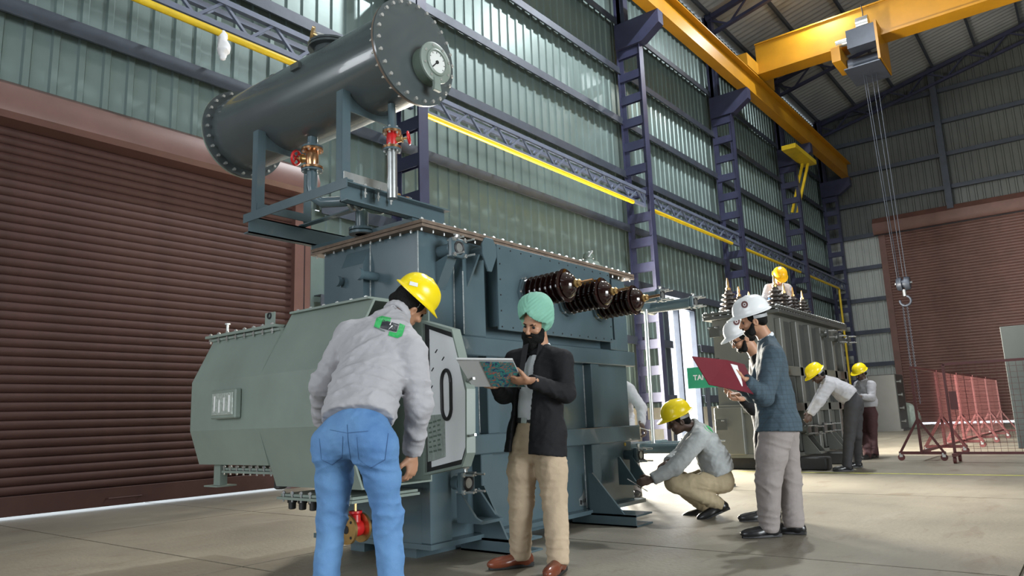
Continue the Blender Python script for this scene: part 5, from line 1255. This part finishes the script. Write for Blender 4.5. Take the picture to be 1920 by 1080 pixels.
# ------------------------------------------------------------------ red mesh barricades on castors
M_bred = pm('barricade_red', (0.075, 0.014, 0.015), 0.5, 0, .15, 5); M_mesh = pm('mesh_red', (0.085, 0.012, 0.012), 0.6, 0, .15, 5)
def barricade(p0, dirv, L, label, H=1.47, z0=.13, mesh_d=.09, feet=True):
    p0 = Vector(p0); d = nrm(dirv); nrm_ = Vector((-d.y, d.x, 0)); t = thing('mesh_barricade', (p0.x+d.x*L/2, p0.y+d.y*L/2, 0), label, 'barricade', 'red mesh barricades on castors')
    a, b_ = p0, p0+d*L
    up = lambda p, z: (p.x, p.y, z)
    for p in (a, b_): MB().bar(up(p, z0), up(p, z0+H), .04, .04, d).build('frame_post', M_bred, t, 0)
    for z in (z0+.02, z0+H): MB().bar(up(a, z), up(b_, z), .04, .04).build('frame_rail', M_bred, t, 0)
    mb = MB(); n = int(L/mesh_d)
    for i in range(1, n): q = a+d*(L*i/n); mb.bar(up(q, z0), up(q, z0+H), .0042, .0042, d)
    m_ = int(H/mesh_d)
    for i in range(1, m_): mb.bar(up(a, z0+H*i/m_), up(b_, z0+H*i/m_), .0042, .0042)
    props(mb.build('wire_mesh', M_mesh, t, 0), kind='stuff')
    for p in (a+d*.02, b_-d*.02) if feet else ():
        MB().bar(up(p-nrm_*.36, z0), up(p+nrm_*.36, z0), .05, .05).build('foot_bar', M_bred, t, 0)
        for s_ in (-1, 1):
            MB().bar(up(p+nrm_*.34*s_, z0), up(p, z0+.58), .035, .035, d).build('brace', M_bred, t, 0)
            c = p+nrm_*.33*s_
            MB().cyl((c.x-d.x*.02, c.y-d.y*.02, .055), (c.x+d.x*.02, c.y+d.y*.02, .055), .055, n=14).build('castor_wheel', M_bred, t)
            MB().box(c.x-.025, c.x+.025, c.y-.025, c.y+.025, .06, z0).build('castor_fork', M_steel, t, 0)
xa = 14.42
for i, lb in enumerate(('nearest red mesh barricade with an A-frame foot, first of the row', 'second red mesh barricade of the row going back', 'third red mesh barricade of the row going back', 'fourth red mesh barricade of the row going back', 'last red mesh barricade of the row by the far shutter')):
    barricade((xa+2.25*i, 2.53-.045*i, 0), (1, -.02, 0), 2.15, lb)
bf_ = barricade
barricade((14.05, 1.98, 0), (0, -1, 0), 2.3, 'red mesh barricade standing crossways at the right edge of the picture', feet=False)
t_ = [o for o in bpy.data.objects if o.get('label', '').startswith('red mesh barricade standing crossways')][0]
for y_ in (1.96, -.3):
    MB().bar((13.75, y_, .13), (14.4, y_, .13), .05, .05).build('foot_bar', M_bred, t_, 0)
    for x in (13.8, 14.35): MB().cyl((x, y_-.02, .055), (x, y_+.02, .055), .055, n=14).build('castor_wheel', M_bred, t_); MB().box(x-.02, x+.02, y_-.02, y_+.02, .06, .12).build('castor_fork', M_steel, t_, 0)
MB().box(14.02, 14.04, 1.84, 1.95, .85, 1.15).build('sign_plate', M_bred, t_, 0)
# grey sheet, far radiator box, sack
M_board = pm('grey_board', (0.045, 0.053, 0.053), .8, 0, .06, 2)
bd = thing('grey_panel', (17.2, .7, 0), 'tall plain grey panel standing at the right edge behind the mesh', 'panel')
MB().box(17.0, 17.06, .0, 1.34, .06, 2.39).build('panel_sheet', M_board, bd, 0, .01)
for y_ in (.2, 1.1): MB().box(16.8, 17.3, y_, y_+.1, 0, .07).build('panel_foot', M_dark, bd, 0)
fb = thing('radiator_tank', (31.4, 6.2, 0), 'grey tank with knobs down its edge beside the far shutter', 'tank')
MB().box(31.0, 32.4, 6.0, 7.0, .05, 2.15).build('tank_shell', M_t2d, fb, 0, .03); MB().box(31.0, 32.4, 5.95, 7.05, 0, .08).build('tank_base', M_t2d, fb, 0)
for z in (.35, .85, 1.35, 1.85): MB().cyl((31.1, 6.0, z), (31.1, 5.88, z), .04, n=10).cyl((31.1, 5.88, z), (31.1, 5.82, z), .08, n=10).build('tank_knob', M_t2d, fb)
M_sack = pm('pale_sack', (0.40, 0.46, 0.40), .8, 0, .15, 5)
sk = Sd((33.0, 5.6, 0), (34.6, 7.2, 1.4), .05); sk.ell((33.8, 6.28, .42), np.eye(3), (.55, .50, .55), .1); sk.ell((33.7, 6.3, .75), np.eye(3), (.35, .3, .3), .2); sk.wrinkle(.03, 7, 3); sk.cut((33.8, 6.35, .0), (0, 0, -1))
props(sd_build('sack', [sk], M_sack, None), 'pale green sack on the floor beside the far shutter', 'sack')

# ------------------------------------------------------------------ green sign on a post
M_sgn = pm('sign_green', (0.01, 0.30, 0.15), .45, 0, .03); 
sg = thing('sign', (9.2, 4.05, 0), 'green sign reading TANK on a thin post behind the crouching worker', 'sign')
MB().box(9.20, 9.215, 3.72, 4.31, 1.275, 1.555).build('sign_board', M_sgn, sg, 0); MB().box(9.22, 9.245, 4.03, 4.075, .03, 1.5).build('sign_post', M_girt, sg, 0); MB().box(9.05, 9.40, 3.85, 4.25, 0, .03).build('sign_base', M_girt, sg, 0)
cu = bpy.data.curves.new('lettering', 'FONT'); cu.body = 'TANK'; cu.size = .095; cu.extrude = .001; cu.offset = .003
tmp = bpy.data.objects.new('lettering', cu); COL.objects.link(tmp); bpy.context.view_layer.update()
lm_ = bpy.data.meshes.new_from_object(tmp.evaluated_get(bpy.context.evaluated_depsgraph_get())); bpy.data.objects.remove(tmp); lm_.name = 'lettering'
lm_.materials.clear(); lm_.materials.append(M_lwhite)
lo_ = bpy.data.objects.new('lettering', lm_); link(lo_, sg); lo_.rotation_euler = (PI/2, 0, -PI/2); lo_.location = (9.197, 4.225, 1.385)

# ------------------------------------------------------------------ things held in hands
def slab(name, corners, th, mat, parent=None):
    P = [Vector(c) for c in corners]; n = (P[1]-P[0]).cross(P[3]-P[0]).normalized()
    return MB().prism(P, n*th).build(name, mat, parent, 0)
M_fold = pm('maroon_file', (0.13, 0.012, 0.022), .4, 0, .08, 4); M_pap = pm('paper', (.72, .72, .74), .7, 0, .03)
fo = thing('file_folder', at(1360, 705, 5.36), 'open maroon file folder with papers in the hands of the tweed blazer man', 'folder')
slab('front_cover', [at(1298, 668, 5.08), at(1364, 675, 5.33), at(1395, 734, 5.24), at(1330, 721, 5.00)], .006, M_fold, fo)
slab('back_cover', [at(1364, 675, 5.34), at(1396, 683, 5.60), at(1424, 742, 5.52), at(1395, 734, 5.25)], .006, M_fold, fo)
slab('paper_sheet', [at(1370, 682, 5.345), at(1394, 688, 5.55), at(1414, 727, 5.50), at(1391, 724, 5.275)], .004, M_pap, fo)
# printed cover: flowing teal, navy and orange bands
def print_mat():
    mt = pm('printed_cover', (.03, .09, .10), .4, 0, .1); nt = mt.node_tree; b = nt.nodes['Principled BSDF']
    tc = nt.nodes.new('ShaderNodeTexCoord'); nz = nt.nodes.new('ShaderNodeTexNoise'); nz.inputs['Scale'].default_value = 16; nz.inputs['Distortion'].default_value = 2.5; nz.inputs['Detail'].default_value = 1
    nt.links.new(tc.outputs['Object'], nz.inputs['Vector']); cr = nt.nodes.new('ShaderNodeValToRGB'); cr.color_ramp.interpolation = 'CONSTANT'; e = cr.color_ramp.elements
    e[0].color = (.02, .05, .12, 1); e[1].position = .40; e[1].color = (.03, .22, .19, 1)
    for p_, c_ in ((.50, (.04, .12, .20)), (.55, (.45, .10, .03)), (.60, (.02, .16, .15)), (.68, (.30, .24, .16))): q = e.new(p_); q.color = (*c_, 1)
    nt.links.new(nz.outputs['Fac'], cr.inputs[0]); nt.links.new(cr.outputs[0], b.inputs['Base Color']); return mt
M_print = print_mat(); M_pale = pm('pale_grey_card', (.46, .47, .47), .45, 0, .04)
tbt = thing('presentation_folder', at(925, 700, 4.5), 'thin pale folder with a colourful printed panel in the turbaned man’s hands', 'folder')
tl, tr2, br2, bl = at(856, 675, 4.34), at(962, 676, 4.44), at(986, 726, 4.66), at(886, 725, 4.56)
slab('folder_back', [tl, tr2, br2, bl], .008, M_pale, tbt)
lerp = lambda a, b, t: a+(b-a)*t
fn = (tr2-tl).cross(bl-tl).normalized()*-1
if fn.dot(CAM-tl) < 0: fn = -fn
o1 = fn*.0035
slab('printed_panel', [lerp(tl, tr2, .40)+o1+(bl-tl)*.04, lerp(tl, tr2, .985)+o1+(bl-tl)*.06, lerp(bl, br2, .985)+o1-(bl-tl)*.03, lerp(bl, br2, .36)+o1-(bl-tl)*.02], .002, M_print, tbt)
slab('folder_rim', [tl-(bl-tl)*.02, tr2-(bl-tl)*.02, tr2+(bl-tl)*.02, tl+(bl-tl)*.02], .014, M_pale, tbt)
# white rag tied to the yellow pipe
rg = Sd((5.6, 9.2, 6.4), (6.5, 9.8, 7.2), .022); p0 = CAM+(at(418, 66, 1)-CAM)*((9.50)/(at(418, 66, 1)-CAM).y)
rg = Sd(p0-Vector((.3, .2, .6)), p0+Vector((.3, .3, .25)), .016)
rg.ell(p0, np.eye(3), (.085, .07, .075), .03); rg.cap(p0-Vector((0, 0, .03)), p0-Vector((-.02, 0, .22)), .06, .09, .04); rg.cap(p0-Vector((-.02, 0, .18)), p0-Vector((-.01, 0, .36)), .085, .05, .04); rg.wrinkle(.02, 22, 5)
props(sd_build('rag', [rg], M_pap, None), 'crumpled white rag tied around the yellow pipe above the shutter', 'rag')

# spanners in the workers' hands
def spanner(p, d, label):
    p = Vector(p); d = nrm(d); u, v, _ = frame(d); t = thing('spanner', p, label, 'tool', 'spanners')
    MB().bar(p-d*.07, p+d*.07, .014, .006, v).build('spanner_shaft', M_steel, t, 0)
    mb = MB()
    for s_ in (-1, 1): mb.bar(p+d*.065+u*.006*s_, p+d*.105+u*.016*s_, .011, .008, v)
    mb.torus(p-d*.085, v, .014, .005, 14, 6).build('spanner_jaw', M_steel, t)
spanner(at(1210, 805, 8.14), R_*.9-U_*.25, 'small steel spanner in the hand behind the far tank end')
spanner(J5['wL']-R_*.13-U_*.05, -R_*.8+U_*.5, 'small steel spanner in the crouching worker’s fingers')
